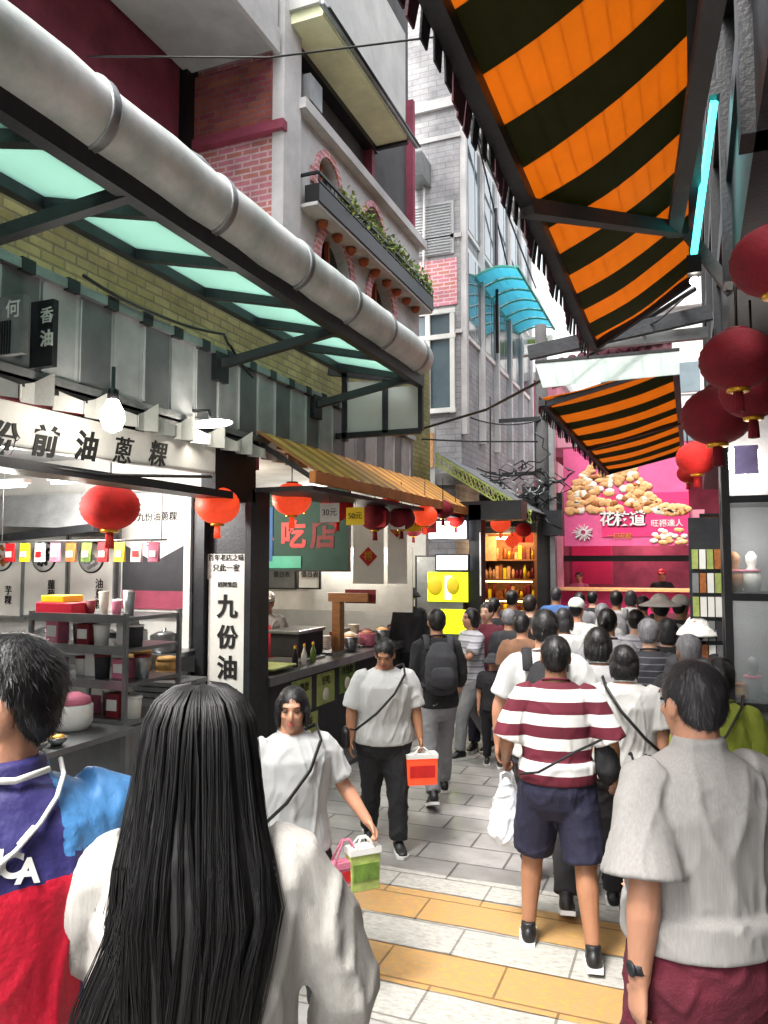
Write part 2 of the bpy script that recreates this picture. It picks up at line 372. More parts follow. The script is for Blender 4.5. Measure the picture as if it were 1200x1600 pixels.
DOWN = V((0, 0, -1))
def hand(mb, w, d, th, n, curl=.45, s=1.0):
    """palm, four unequal bent fingers and a thumb; w wrist, d along the palm, th towards the thumb side, n palm normal"""
    d = V(d).normalized(); th = V(th); th = (th - d * th.dot(d)).normalized(); n = V(n); n = (n - d * n.dot(d) - th * n.dot(th)).normalized()
    mb.tube([w - d * .02, w + d * .02, w + d * .06, w + d * .088], [(.027 * s, .02 * s), (.034 * s, .019 * s), (.041 * s, .017 * s), (.038 * s, .013 * s)], 10, lat=th)
    for off, ln in ((.029, .068), (.0095, .078), (-.010, .073), (-.028, .057)):
        p = w + d * (.082 * s) + th * off * s; pts = [p]; a = curl * .5
        for f in (.45, .32, .25):
            p = p + (d * cos(a) + n * sin(a)) * (ln * f * s); pts.append(p); a += curl * 1.1
        mb.rtube(pts, [.0088 * s, .0086 * s, .0078 * s, .0066 * s], 6)
    p0 = w + d * .022 * s + th * .022 * s; p1 = p0 + (d * .55 + th * .75 + n * .2).normalized() * .042 * s; p2 = p1 + (d * .85 + th * .25 + n * .35).normalized() * .032 * s
    mb.rtube([p0, p1, p2], [.0125 * s, .0105 * s, .008 * s], 6)

def rotx(a): return Matrix.Rotation(R(a), 3, 'X')
def person(label, at, hd=0, H=1.7, g=1.0, L=None, Rr=None, legs=((4, 0), (-6, -14)), head=(0, 0), lean=0, skin='skin', hair='short', hairm='hair_black',
           top=('tee', 'tee_white'), bottom=('long', 'cloth_black'), shoe='shoe_black', vox=.011, cvox=None, group=None, spread=0, hem=.84, fold=.011, hat=None, face=True, seed=None, fingers=True, collar=False, z=None, tufts=None):
    if tufts is None: tufts = 0 if (hair is None or at[1] > 7.5) else (9000 if at[1] < 2.6 else 4500)
    s = H / 1.7; seed = seed if seed is not None else int(abs(at[0] * 37 + at[1] * 91)) % 97
    cvox = cvox or vox
    root = thing('person', label, 'person', (at[0], at[1], gz(at[1]) if z is None else z), R(hd), group); root.scale = (s, s, s)
    L = L or {}; Rr = Rr or {}
    def UB(p): p = V(p); q = p - V((0, 0, .95)); return rotx(-lean) @ q + V((0, 0, .95))
    # legs first: find how low the pelvis sits
    hips = []; lows = []
    for sx, (ta, sa) in zip((-1, 1), legs):
        h = V((sx * .088, 0, .0)); k = h + V((sx * (.008 + spread), sin(R(ta)) * .42, -cos(R(ta)) * .42)); a = k + V((sx * spread * .6, sin(R(sa)) * .40, -cos(R(sa)) * .40))
        hips.append((h, k, a)); lows.append(a.z)
    dz = .09 - min(lows) - .90
    hz = .90 + dz
    legp = [[p + V((0, 0, hz)) for p in t] for t in hips]
    def U(p): p = UB(p); p.z += dz; return p
    body = MB(); gg = (g + 1) / 2
    tr = [(.80, 0, .10, .085), (.88, -.005, .16, .112), (.95, -.01, .158, .11), (1.04, 0, .135, .10), (1.2, .005, .152, .113), (1.32, 0, .158, .105), (1.39, -.01, .125, .075), (1.445, -.012, .066, .056)]
    body.rtube([U((0, y, zz)) for zz, y, a, b in tr], [(a * g, b * g) for zz, y, a, b in tr], 18, lat=(1, 0, 0))
    body.rtube([U((0, -.012, 1.42)), U((0, 0, 1.56))], [.06 * gg, .054 * gg], 12)
    arms = []
    for sx, A in ((-1, L), (1, Rr)):
        sh = V((sx * .168 * gg, -.012, 1.385)); ud = V(A.get('up', (sx * .16, -.04, -1))).normalized(); fd = V(A.get('fore', (sx * .05, .16, -1))).normalized()
        el = sh + ud * .27; wr = el + fd * .24; Sh, El, Wr = U(sh), U(el), U(wr); arms.append((Sh, El, Wr))
        body.rtube([Sh, Sh.lerp(El, .35), Sh.lerp(El, .8), El, El.lerp(Wr, .25), El.lerp(Wr, .7), Wr], [.043 * gg, .042 * gg, .039 * gg, .038 * gg, .041 * gg, .031 * gg, .026 * gg], 12)
        if fingers: hand(body, Wr, A.get('hd', (Wr - El)), A.get('th', (0, 1, 0)), A.get('n', (-sx, 0, 0)), A.get('curl', .5))
        else: body.rtube([Wr, Wr + (Wr - El).normalized() * .12], [(.028, .02), (.035, .016)], 8, lat=(0, 1, 0))
    for sx, (h, k, a) in zip((-1, 1), legp):
        body.rtube([h + V((0, 0, -.02)), h.lerp(k, .4), h.lerp(k, .85), k, k.lerp(a, .3), k.lerp(a, .7), a], [.088 * g, .08 * g, .062 * gg, .056 * gg, .057 * gg, .043 * gg, .036 * gg], 12)
        body.rtube([a + V((0, -.015, -.045)), a + V((0, .04, -.055)), a + V((sx * .008, .09, -.065))], [(.026, .026), (.028, .02), (.022, .01)], 8, lat=(1, 0, 0))
    HR = Matrix.Rotation(R(head[0]), 3, 'Z') @ rotx(head[1])
    def HD(p): return U(V((0, .012, 1.585)) + HR @ (V(p) + V((0, 0, .08))) - V((0, 0, .08)))
    RU = rotx(-lean) @ HR
    def hell(mb, c, r, nu=18, nv=12): mb.ell(HD(c), r, nu, nv, rot=RU)
    hell(body, (0, -.012, .03), (.074, .09, .085)); hell(body, (0, .018, -.03), (.06, .067, .082)); hell(body, (0, .058, -.092), (.027, .022, .022)); hell(body, (0, .07, .03), (.048, .018, .014))
    body.rtube([HD((0, .083, .012)), HD((0, .1, -.018)), HD((0, .099, -.028))], [.008, .012, .014], 8)
    hell(body, (.034, .06, -.022), (.022, .02, .018)); hell(body, (-.034, .06, -.022), (.022, .02, .018))
    for sx in (-1, 1): hell(body, (sx * .077, -.008, -.008), (.01, .021, .031)); hell(body, (sx * .074, 0, -.03), (.008, .012, .012))
    bo = link_mesh(remesh(body, vox, 3), 'body', skin, root)
    if face:
        for sx in (-1, 1):
            e = MB(); hell(e, (sx * .031, .0795, .006), (.0115, .006, .005), 10, 8); e.build('eye', 'eye', root, True)
            e = MB(); e.rtube([HD((sx * .016, .087, .026)), HD((sx * .034, .086, .031)), HD((sx * .048, .074, .025))], [.002, .003, .002], 6); e.build('eyebrow', hairm, root, True)
        e = MB(); hell(e, (0, .084, -.058), (.024, .008, .0045), 12, 8); hell(e, (0, .084, -.066), (.02, .008, .005), 12, 8); e.build('mouth', 'lip', root, True)
    # clothes
    T = MB(); kind, tm = top; ez = .022
    zs = [(hem, .0, .184, .15), (hem + .1, -.003, .177, .142), (1.04, 0, .158, .125), (1.2, .003, .17, .132), (1.32, 0, .176, .128), (1.40, -.012, .146, .096), (1.455, -.012, .078, .068)]
    T.tube([U((0, y, zz)) for zz, y, a, b in zs], [(a * g + (.01 if i < 6 else 0), b * g + (.008 if i < 6 else 0)) for i, (zz, y, a, b) in enumerate(zs)], 24, lat=(1, 0, 0))
    for (Sh, El, Wr), sx, A in zip(arms, (-1, 1), (L, Rr)):
        si = Sh + V((-sx * .05, 0, .005)); Sl = Sh + V((-sx * .012, 0, -.006))
        wl = A.get('wide', 1.0)
        if kind == 'tee': T.tube([si, Sl, Sh.lerp(El, .2), Sh.lerp(El, .55), Sh.lerp(El, A.get('len', .82))], [.062 * gg, .067 * gg, .07 * gg, .072 * gg * (1 + wl) / 2, .077 * gg * wl], 16)
        elif kind == 'vest': T.tube([si, Sh], [.06, .055], 12)
        else: T.tube([si, Sl, Sh.lerp(El, .5), El, El.lerp(Wr, .5), El.lerp(Wr, .93)], [.062 * gg, .068 * gg, .062 * gg * wl, .056 * gg * wl, .05 * gg * wl, .04 * gg * wl], 14)
    if collar: T.tube([U((0, -.014, 1.43)), U((0, -.016, 1.465)), U((0, -.016, 1.5))], [(.095, .085), (.076, .073), (.07, .068)], 18, lat=(1, 0, 0))
    if kind in ('hood',): T.rtube([U((-.07, -.06, 1.45)), U((0, -.1, 1.43)), U((.07, -.06, 1.45))], [.04, .055, .04], 10)
    to = link_mesh(remesh(T, cvox, 5, fold * 1.0, (7.5, 7.5, 3), seed, hem=U((0, 0, hem)).z), 'shirt' if kind != 'long' else 'jacket', tm, root)
    if at[1] < 7 and not collar:
        nb = MB(); nb.tube([U((.07 * cos(i * pi / 8), -.01 + .063 * sin(i * pi / 8), 1.462 - .014 * sin(i * pi / 8))) for i in range(17)], [(.006, .01)] * 17 if not collar else [(.007, .018)] * 17, 8, lat=None); nb.build('neckband', tm if kind != 'long' else bottom[1] if False else tm, root, True)
    B = MB(); kind, bm = bottom
    B.tube([V((0, -.002, hz + .15)), V((0, -.004, hz + .05)), V((0, -.008, hz - .03)), V((0, -.004, hz - .11)), V((0, 0, hz - .175))], [(.155 * g, .125 * g), (.174 * g, .138 * g), (.186 * g, .145 * g), (.175 * g, .13 * g), (.12 * g, .1 * g)], 20, lat=(1, 0, 0))
    if kind == 'skirt': B.tube([V((0, 0, hz)), V((0, 0, hz - .25)), V((0, 0, hz - .5))], [(.17 * g, .13 * g), (.2 * g, .17 * g), (.23 * g, .2 * g)], 20, lat=(1, 0, 0))
    else:
        for sx, (h, k, a) in zip((-1, 1), legp):
            if kind == 'shorts': B.tube([h + V((0, 0, .02)), h.lerp(k, .4), h.lerp(k, .95)], [.105 * g, .11 * g, .108 * gg], 14)
            else: B.tube([h + V((0, 0, .02)), h.lerp(k, .4), k, k.lerp(a, .5), k.lerp(a, .97)], [.1 * g, .095 * g, .075 * gg, .068 * gg, .064 * gg], 14)
    link_mesh(remesh(B, cvox, 3, fold * .8, (9, 9, 6), seed + 5), 'shorts' if kind == 'shorts' else ('skirt' if kind == 'skirt' else 'trousers'), bm, root)
    for sx, (h, k, a), (ta, sa) in zip((-1, 1), legp, legs):
        f = MB(); sc = -min(sa, 0) * .6
        def F(p): return a + rotx(-sc) @ V(p)
        f.rtube([F((0, -.045, -.035)), F((0, .02, -.03)), F((sx * .006, .09, -.055)), F((sx * .01, .145, -.062))], [(.04, .05), (.042, .052), (.046, .03), (.038, .022)], 12, lat=(1, 0, 0))
        f.tube([F((0, -.02, .0)), F((0, -.022, .035))], [(.042, .045), (.04, .042)], 12, lat=(1, 0, 0))
        me = remesh(f, max(.008, cvox * .8), 2); so_ = link_mesh(me, 'shoe', shoe, root)
        q = MB(); q.tube([F((0, 0, -.09)), F((0, 0, -.068))], [1, 1], 4)
        q = MB(); pts = [(-.04, -.075), (.04, -.075), (.05, .06), (.046, .15), (0, .19), (-.046, .15), (-.05, .06)]
        lo = [F((x + sx * .005, y, -.088)) for x, y in pts]; hi = [F((x + sx * .005, y, -.064)) for x, y in pts]; n = len(pts)
        q.add(lo + hi, [tuple(range(n - 1, -1, -1)), tuple(range(n, 2 * n))] + [(i, (i + 1) % n, n + (i + 1) % n, n + i) for i in range(n)])
        q.build('sole', 'sole_white', so_, True)
    if hair:
        h = MB(); hell(h, (0, -.02, .034), (.083, .095, .092)); hell(h, (0, -.045, -.005), (.072, .062, .075))
        if hair == 'bob': hell(h, (0, -.05, -.025), (.088, .062, .095)); hell(h, (0, -.055, -.065), (.082, .05, .055)); hell(h, (.078, -.005, -.02), (.018, .04, .085)); hell(h, (-.078, -.005, -.02), (.018, .04, .085))
        if hair in ('long', 'pony'):
            if hair == 'long': h.rtube([HD((0, -.045, .0)), HD((0, -.075, -.12)), U((0, -.13, 1.36)), U((0, -.135, 1.2))], [(.085, .06), (.09, .045), (.085, .03), (.05, .02)], 14, lat=(1, 0, 0))
            else: h.rtube([HD((0, -.09, .04)), HD((0, -.14, -.0)), HD((0, -.13, -.15))], [.03, .032, .012], 10)
        if hair == 'bun': hell(h, (0, -.115, .05), (.04, .035, .04))
        ho = link_mesh(remesh(h, max(.007, vox * .8), 2, .003, (30, 30, 10), seed), 'hair', hairm, root)
        if tufts:
            rn = random.Random(seed); me = ho.data; ps = me.polygons; F = MB(); NP = len(ps); crown = HD((0, -.03, .12)); vs = []; fs = []
            for _ in range(tufts):
                p = ps[rn.randrange(NP)]; c = p.center + V((rn.uniform(-.004, .004), rn.uniform(-.004, .004), rn.uniform(-.004, .004))); nn = p.normal
                fl = (c - crown); fl = fl - nn * fl.dot(nn); fl = (fl.normalized() if fl.length > .01 else V((rn.uniform(-1, 1), rn.uniform(-1, 1), 0)).normalized())
                d_ = (fl + nn * rn.uniform(.05, .4) + V((rn.gauss(0, .25), rn.gauss(0, .25), rn.gauss(0, .15)))).normalized(); sd = d_.cross(nn); sd = sd.normalized() * .0009; ln = rn.uniform(.012, .028)
                k = len(vs); c = c - nn * .002; vs += [c - sd, c + sd, c + d_ * ln]; fs.append((k, k + 1, k + 2))
            F.add(vs, fs, 0, False); F.build('hair_tufts', hairm, ho, True)
    if hat:
        kind, hm = hat; h = MB()
        if kind == 'cap':
            hell(h, (0, -.012, .055), (.09, .104, .085)); h.tube([HD((0, .06, .05)), HD((0, .12, .045)), HD((0, .165, .032))], [(.08, .012), (.075, .01), (.05, .006)], 14, lat=(1, 0, 0))
        else:
            br = .155 if kind == 'bucket' else .2
            hell(h, (0, -.01, .06), (.092, .105, .08))
            h.tube([HD((0, -.01, .075)), HD((0, -.01, .045)), HD((0, -.01, .03 if kind == 'sun' else .0)), HD((0, -.01, .02 if kind == 'sun' else -.01))], [(.09, .1), (br * .8, br * .88), (br, br * 1.05), (br * .98, br * 1.03)], 20, lat=(1, 0, 0))
        link_mesh(remesh(h, .008, 2), 'hat', hm, root)
    root['dz'] = dz
    return root, dict(g=g, U=U, HD=HD, arms=arms, root=root, hz=hz, legs=legp, HR=RU)

def carried(name, label, cat, P, group=None):
    r = P['root']; t = thing(name, label, cat, tuple(r.location), r.rotation_euler.z, group); t.scale = r.scale; return t
def backpack(P, label, m='cloth_black', w=.15, big=1.0, group=None):
    U = P['U']; t = carried('backpack', label, 'backpack', P, group); b = MB()
    b.rtube([U((0, -.2 , 1.02)), U((0, -.215, 1.1)), U((0, -.215, 1.3)), U((0, -.19, 1.38))], [(w * big, .06), (w * 1.05 * big, .085), (w * big, .075), (w * .7, .05)], 16, lat=(1, 0, 0))
    link_mesh(remesh(b, .012, 4, .006, (9, 9, 9), 3), 'pack_body', m, t)
    b = MB(); b.rtube([U((0, -.28, 1.06)), U((0, -.29, 1.14)), U((0, -.285, 1.2))], [(w * .75, .03), (w * .78, .035), (w * .7, .025)], 12, lat=(1, 0, 0)); link_mesh(remesh(b, .01, 3), 'pocket', m, t)
    for sx in (-1, 1):
        b = MB(); b.tube([U((sx * .1, -.16, 1.36)), U((sx * .11, -.05, 1.475)), U((sx * .115, .06, 1.44)), U((sx * .13, .15, 1.3)), U((sx * .165, .1, 1.12)), U((sx * .14, -.14, 1.03))], [(.03, .008)] * 6, 8, lat=(1, 0, 0)); b.build('strap', m, t, True)
    return t

# ================================================================ THE SETTING
# street: one big sheet, with the rise the camera stands on
g = MB(); ys = [-8, -3, 0, 1, 2, 3.1] + [3.1 + i * .9 for i in range(1, 18)] + [22, 30, 60, 120]
for a, b in zip(ys[:-1], ys[1:]): g.add([(-60, a, gz(a)), (60, a, gz(a)), (60, b, gz(b)), (-60, b, gz(b))], [(0, 1, 2, 3)])
struct('street', g, 'paving')
def paint_mat(name, c1, c2, c3, edge=.5):
    m, n, b = _new(name); Lk = n.links; tc = n.nodes.new('ShaderNodeTexCoord')
    mp = n.nodes.new('ShaderNodeMapping'); mp.inputs['Scale'].default_value = (1, 2.2, 1); Lk.new(tc.outputs['Object'], mp.inputs[0])
    nz = n.nodes.new('ShaderNodeTexNoise'); nz.inputs['Scale'].default_value = 19; nz.inputs['Detail'].default_value = 10; nz.inputs['Roughness'].default_value = .72; Lk.new(mp.outputs[0], nz.inputs[0])
    rp = n.nodes.new('ShaderNodeValToRGB'); e = rp.color_ramp.elements; e.new(.5)
    for i, (p, c) in enumerate(((.33, c1), (.48, c2), (.66, c3))): e[i].position = p; e[i].color = (*srgb(c), 1)
    Lk.new(nz.outputs[0], rp.inputs[0])
    br = n.nodes.new('ShaderNodeTexBrick'); br.inputs['Scale'].default_value = 1; br.inputs['Brick Width'].default_value = .62; br.inputs['Row Height'].default_value = .31; br.inputs['Mortar Size'].default_value = .007; Lk.new(tc.outputs['UV'], br.inputs[0])
    mx = n.nodes.new('ShaderNodeMix'); mx.data_type = 'RGBA'; mx.blend_type = 'MULTIPLY'; mx.inputs[7].default_value = (.45, .43, .42, 1)
    Lk.new(br.outputs['Fac'], mx.inputs[0]); Lk.new(rp.outputs[0], mx.inputs[6]); Lk.new(mx.outputs[2], b.inputs['Base Color']); b.inputs['Roughness'].default_value = .6
    bp = n.nodes.new('ShaderNodeBump'); bp.inputs['Strength'].default_value = .25; bp.inputs['Distance'].default_value = .01; Lk.new(nz.outputs[0], bp.inputs['Height']); Lk.new(bp.outputs[0], b.inputs['Normal'])
    return m
M['white_band'] = paint_mat('white_band', '#7d7b77', '#98968f', '#a9a7a0')
M['ochre_band'] = paint_mat('ochre_band', '#8a8655', '#a07a52', '#b08a3c')
def band(y0, y1, m):
    b = MB(); n = 40; x0, x1 = -3.05, .55; A = []; Bp = []
    for i in range(n + 1):
        x = x0 + (x1 - x0) * i / n; A.append((x, y0 + .018 * noise.noise(V((x * 3, y0 * 9, 0))), max(gz(y0), 0) + .005)); Bp.append((x, y1 + .018 * noise.noise(V((x * 3, y1 * 9, 4))), gz(y1) + .005))
    b.add(A + Bp, [(i, i + 1, n + 2 + i, n + 1 + i) for i in range(n)]); tag(b.build('road_marking', m), kind='structure')
def gy(px, py): v = ray(px, py); t = -CAMZ / v.z; return (CP + v * t).y
Y0 = [gy(770, p) for p in (1380, 1411, 1459, 1507, 1572, 1640)]
for i, (a, b) in enumerate(zip(Y0[1:], Y0[:-1])):
    if a < 3.12: a = 3.12
    band(a + .004, b - .004, 'white_band' if i % 2 == 0 else 'ochre_band')
# paved edge strip and shallow gutter in front of the left counters
g = MB(); g.box(-3.62, -3.3, 3.2, 14, -.1, .05); struct('kerb', g, 'concrete_dark')

# ---------------------------------------------------------------- left building (near): shop shell, green brick wall
XW = -3.7
t = thing('shop_building', 'left brick building with open food shops below and pink brick balcony storeys above', 'building', (XW, 6, 0))
b = MB()      # shell of the open ground floor shops
b.box(-8.2, -8.0, -2, 12, 0, 3.1); b.box(-8.0, XW, -2, -1.8, 0, 3.1); b.box(-8.0, XW - .02, 5.95, 6.1, 0, 3.1); b.box(-8.0, XW - .02, 11.0, 11.15, 0, 3.1)
b.build('partition_wall', 'wall_white', t)
b = MB(); b.box(-8.2, XW, -2, 11.15, 3.1, 3.25); b.build('shop_ceiling', 'soffit', t)
b = MB(); b.box(-8.0, -3.75, -1.8, 5.95, .01, .06); b.box(-8.0, -3.75, 6.1, 11, .01, .06); b.build('shop_floor', 'concrete', t)
b = MB(); b.box(-3.95, -3.78, -2, 11.4, 3.25, 5.3); b.build('green_brick_wall', 'green_brick', t)
b = MB(); b.box(-5.3, -5.1, -2, 6.9, 5.3, 14); b.build('upper_wall', 'maroon_wall', t)
b = MB()      # pink brick pier facing the camera
b.box(-5.1, -4.02, 6.9, 7.5, 5.3, 12); b.build('brick_pier', 'pink_brick', t)
b = MB(); b.box(-4.02, -3.88, 6.86, 7.24, 5.3, 12); b.build('corner_pilaster', 'concrete_light', t)
b = MB(); b.box(-5.1, -3.86, 6.8, 6.9, 6.62, 6.72); b.build('string_course', 'maroon_wall', t); b = MB(); b.box(-5.1, -4.02, 6.84, 6.9, 6.72, 7.45); b.build('corbel_brick', 'red_brick', t)
b = MB(); b.box(-5.1, -5.0, 6.7, 6.9, 6.2, 9); b.build('drainpipe', 'iron_black', t)
b = MB(); b.box(-5.06, -3.95, -2, 6.78, 7.47, 7.7); b.build('roof_slab', 'soffit', t)
b = MB(); b.box(-5.1, -3.93, -2, 6.8, 7.7, 9); b.box(-3.95, -3.9, -2, 6.8, 7.43, 7.7); b.build('slab_edge', 'concrete_light', t)
# street face of the pink storeys, openings between piers
b = MB(); FX = -3.92
def arch_wall(z0, z1, openings, x0=-4.1, x1=FX, ya=7.24, yb=11.3):
    """wall panel with arched openings (yc, half width, sill, spring)"""
    ops = sorted(openings); y = ya
    for yc, hw, sill, sp in ops:
        b.box(x0, x1, y, yc - hw, z0, z1); b.box(x0, x1, yc - hw, yc + hw, z0, sill)
        n = 10; 
        for i in range(n):
            a0 = pi - pi * i / n; a1 = pi - pi * (i + 1) / n; p = (yc + hw * cos(a0), sp + hw * sin(a0)); q = (yc + hw * cos(a1), sp + hw * sin(a1))
            b.hexa([(x0, p[0], p[1]), (x1, p[0], p[1]), (x1, q[0], q[1]), (x0, q[0], q[1]), (x0, p[0], z1), (x1, p[0], z1), (x1, q[0], z1), (x0, q[0], z1)])
        y = yc + hw
    b.box(x0, x1, y, yb, z0, z1)
op1 = [(8.2, .42, 4.9, 5.58), (9.7, .42, 4.9, 5.58)]
arch_wall(4.4, 6.2, op1)
op2 = [(8.0, .28, 6.4, 6.58), (9.4, .3, 6.4, 6.58)]
arch_wall(6.2, 7.05, op2)
b.build('street_face', 'concrete_light', t)
for ops in (op1, op2):
    for yc, hw, sill, sp in ops:
        b = MB(); n = 12
        for i in range(n):
            a0 = pi * i / n; a1 = pi * (i + 1) / n
            r0, r1 = hw + .01, hw + (.15 if sp < 6 else .09)
            P = [(FX - .03, yc + r0 * cos(a0), sp + r0 * sin(a0)), (FX + .03, yc + r0 * cos(a0), sp + r0 * sin(a0)), (FX + .03, yc + r0 * cos(a1), sp + r0 * sin(a1)), (FX - .03, yc + r0 * cos(a1), sp + r0 * sin(a1)),
                 (FX - .03, yc + r1 * cos(a0), sp + r1 * sin(a0)), (FX + .03, yc + r1 * cos(a0), sp + r1 * sin(a0)), (FX + .03, yc + r1 * cos(a1), sp + r1 * sin(a1)), (FX - .03, yc + r1 * cos(a1), sp + r1 * sin(a1))]
            b.hexa(P)
        b.box(FX - .03, FX + .025, yc - hw - .18, yc - hw - .01, sill, sp); b.box(FX - .03, FX + .025, yc + hw + .01, yc + hw + .18, sill, sp)
        wdw = b.build('window', 'pink_brick', t)
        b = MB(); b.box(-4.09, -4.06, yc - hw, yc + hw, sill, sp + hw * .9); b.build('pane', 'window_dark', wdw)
        b = MB(); b.box(-4.05, -4.0, yc - .025, yc + .025, sill, sp + hw * .9); b.box(-4.05, -4.0, yc - hw, yc + hw, sp - .03, sp + .03); b.build('frame', 'terracotta', wdw)
b = MB(); b.box(-4.2, FX + .12, 7.2, 11.35, 7.05, 7.17); b.box(FX, FX + .03, 7.2, 11.35, 5.4, 5.44); b.build('cornice', 'concrete_light', t)
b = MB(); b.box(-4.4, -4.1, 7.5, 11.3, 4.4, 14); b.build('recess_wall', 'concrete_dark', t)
# balcony with railing
b = MB(); b.box(FX, -3.7, 7.3, 11.3, 5.98, 6.02); b.build('balcony_floor', 'concrete_light', t)
for i in range(9): b = MB(); b.lathe((-3.84, 7.7 + i * .4, 5.89), [(.03, 0), (.06, .03), (.07, .08)], 10); b.build('hanging_pot', 'terracotta', t)
b = MB()
b.beam((-3.69, 7.3, 6.34), (-3.69, 11.3, 6.34), .03); b.beam((-3.69, 7.3, 6.25), (-3.69, 11.3, 6.25), .02)
for i in range(41): b.beam((-3.69, 7.3 + i * .1, 6.24), (-3.69, 7.3 + i * .1, 6.34), .01)
b.beam((-3.69, 7.3, 6.34), (FX, 7.3, 6.34), .03)
b.build('railing', 'iron_black', t)
b = MB(); b.box(-3.86, -3.68, 7.3, 11.3, 6.02, 6.22); b.build('planter_box', 'iron_black', t)
# upper balcony with pale yellow soffit
b = MB(); b.box(-4.1, -3.5, 7.0, 9.6, 7.88, 8.0); b.build('upper_balcony', 'yellow_soffit', t)
b = MB(); b.box(-4.12, -3.95, 6.95, 9.66, 7.8, 7.88); b.box(-4.1, -3.5, 9.6, 9.66, 7.84, 8.0); b.build('upper_balcony_edge', 'iron_black', t)
b = MB(); b.box(-4.1, -3.52, 6.95, 9.6, 8.0, 9.4); b.build('upper_balcony_wall', 'wall_white', t)
b = MB(); b.tube([(-3.46, 6.9, 7.93), (-3.46, 9.9, 7.93)], .035); b.build('gutter_pipe', 'galv', t); b = MB(); b.tube([(-3.38, 6.9, 7.86), (-3.38, 9.8, 7.86)], .018); b.build('gutter_pipe', 'iron_black', t)
for y_, z_ in ((7.24, 7.88), (9.5, 7.88), (11.2, 9.5)): b = MB(); b.box(-4.1, -3.98, y_, y_ + .1, 7.17, z_); b.build('recess_post', 'maroon_wall', t)
b = MB(); b.box(-3.98, -3.8, 7.3, 7.6, 7.2, 7.5); b.build('condenser_unit', 'galv', t)

# plants in the balcony planter: one plant every half metre
def foliage(name, label, c, r, n, m, group=None, leaf=.05, cat='plant'):
    rnd = random.Random(int(abs(c[1]) * 100)); o = thing(name, label, cat, c, 0, group); b = MB()
    for i in range(n):
        a = rnd.uniform(0, 2 * pi); q = rnd.random() ** .5; zz = rnd.uniform(-.2, 1)
        p = V(c) + V((r[0] * q * cos(a), r[1] * q * sin(a), r[2] * zz)); d = V((rnd.uniform(-1, 1), rnd.uniform(-1, 1), rnd.uniform(-.3, 1))).normalized(); u = d.orthogonal().normalized(); L_ = leaf * rnd.uniform(.7, 1.5)
        b.add([p, p + d * L_ * .5 + u * L_ * .28, p + d * L_, p + d * L_ * .5 - u * L_ * .28], [(0, 1, 2, 3)], 0 if rnd.random() < .5 else 1)
    b.build('leaves', ['leaf', 'leaf_pale'], o); b = MB()
    for i in range(5): a = i * 1.3; b.tube([V(c) + V((0, 0, -.1)), V(c) + V((r[0] * .5 * cos(a), r[1] * .5 * sin(a), r[2] * .7))], .006, 5)
    b.build('stems', 'leaf', o)
words = ['nearest the pink brick pier', 'second along the black rail', 'third along the black rail', 'in the middle of the black rail', 'just past the middle of the black rail', 'before the last two on the black rail', 'next to last on the black rail', 'at the far end of the black rail']
for i in range(8): foliage('balcony_plant', 'leafy pale green plant in the balcony planter, ' + words[i], (-3.77, 8.2 + i * .42, 6.26), (.12, .24, .24), 260, 'leaf', 'plants along the balcony planter', .06)

# striped metal fascia over the near shops
t = thing('shop_fascia', 'long grey and charcoal striped metal fascia above the left food shops', 'fascia', (-3.6, 5, 3.1))
b = MB(); b.box(-3.72, -3.6, -1, 10.1, 3.2, 3.78)
for i in range(36): b.box(-3.6, -3.585, -.9 + i * .31, -.87 + i * .31, 3.22, 3.76)
b.build('panel', 'fascia', t)
b = MB(); b.box(-3.78, -3.56, -1, 10.1, 3.78, 3.84); b.box(-3.74, -3.56, -1, 10.1, 3.13, 3.2); b.build('rail', 'galv', t)
for i in range(30): b = MB(); b.obox((-3.575, -.6 + i * .355, 3.81), (.02, 0, 0), (0, .05, 0), (0, 0, .04)); b.build('bracket', 'steel_dark', t)
# white ruffled cloth of triangles hanging out along the fascia foot
b = MB(); k = 0; yy = 1.2
while yy < 6.6:
    w_ = .5 if yy < 4 else .42
    for j in range(6):
        a0 = yy + w_ * j / 6; a1 = yy + w_ * (j + 1) / 6; f0 = abs(j / 6 - .5) * 2; f1 = abs((j + 1) / 6 - .5) * 2
        z0 = 3.2 - .12 * f0 ** .5; z1 = 3.2 - .12 * f1 ** .5; x0 = -3.54 + .05 * cos(j * 2.2); x1 = -3.54 + .05 * cos((j + 1) * 2.2)
        b.slab((x0, a0, 3.0), (x1, a1, 3.0), (x1, a1, z1), (x0, a0, z0), .006)
    yy += w_ * 1.0
tag(b.build('scalloped_trim', 'wall_white'), 'pale pointed cloth trim running along the foot of the grey striped fascia', 'trim')

# ---------------------------------------------------------------- glass canopy carrying the ventilation duct
t = thing('glass_canopy', 'black steel canopy with mint glass panes over the left shops', 'canopy', (-3.6, 4, 3.8))
XO, ZO, XI, ZI, YE = -2.62, 3.99, -3.5, 4.19, 7.6
b = MB(); b.beam((XO, -2, ZO), (XO, YE, ZO), .08, .13); b.beam((XI, -2, ZI), (XI, YE, ZI), .07, .1); b.beam((XO, YE, ZO), (XI - .2, YE, ZI), .06, .08)
b.build('frame', 'steel_dark', t)
bars = [-1, .2, 1.4, 2.55, 3.35, 4.15, 4.95, 5.75, 6.55, 7.4]
for y in bars:
    b = MB(); b.beam((XO, y, ZO), (XI, y, ZI), .07, .09); b.build('cross_bar', 'steel_dark', t)
for a, c in zip(bars[:-1], bars[1:]):
    b = MB(); b.slab((XO - .04, a + .04, ZO + .02), (XO - .04, c - .04, ZO + .02), (XI + .04, c - .04, ZI + .02), (XI + .04, a + .04, ZI + .02), .012); b.build('glass_pane', 'mint_glass', t)
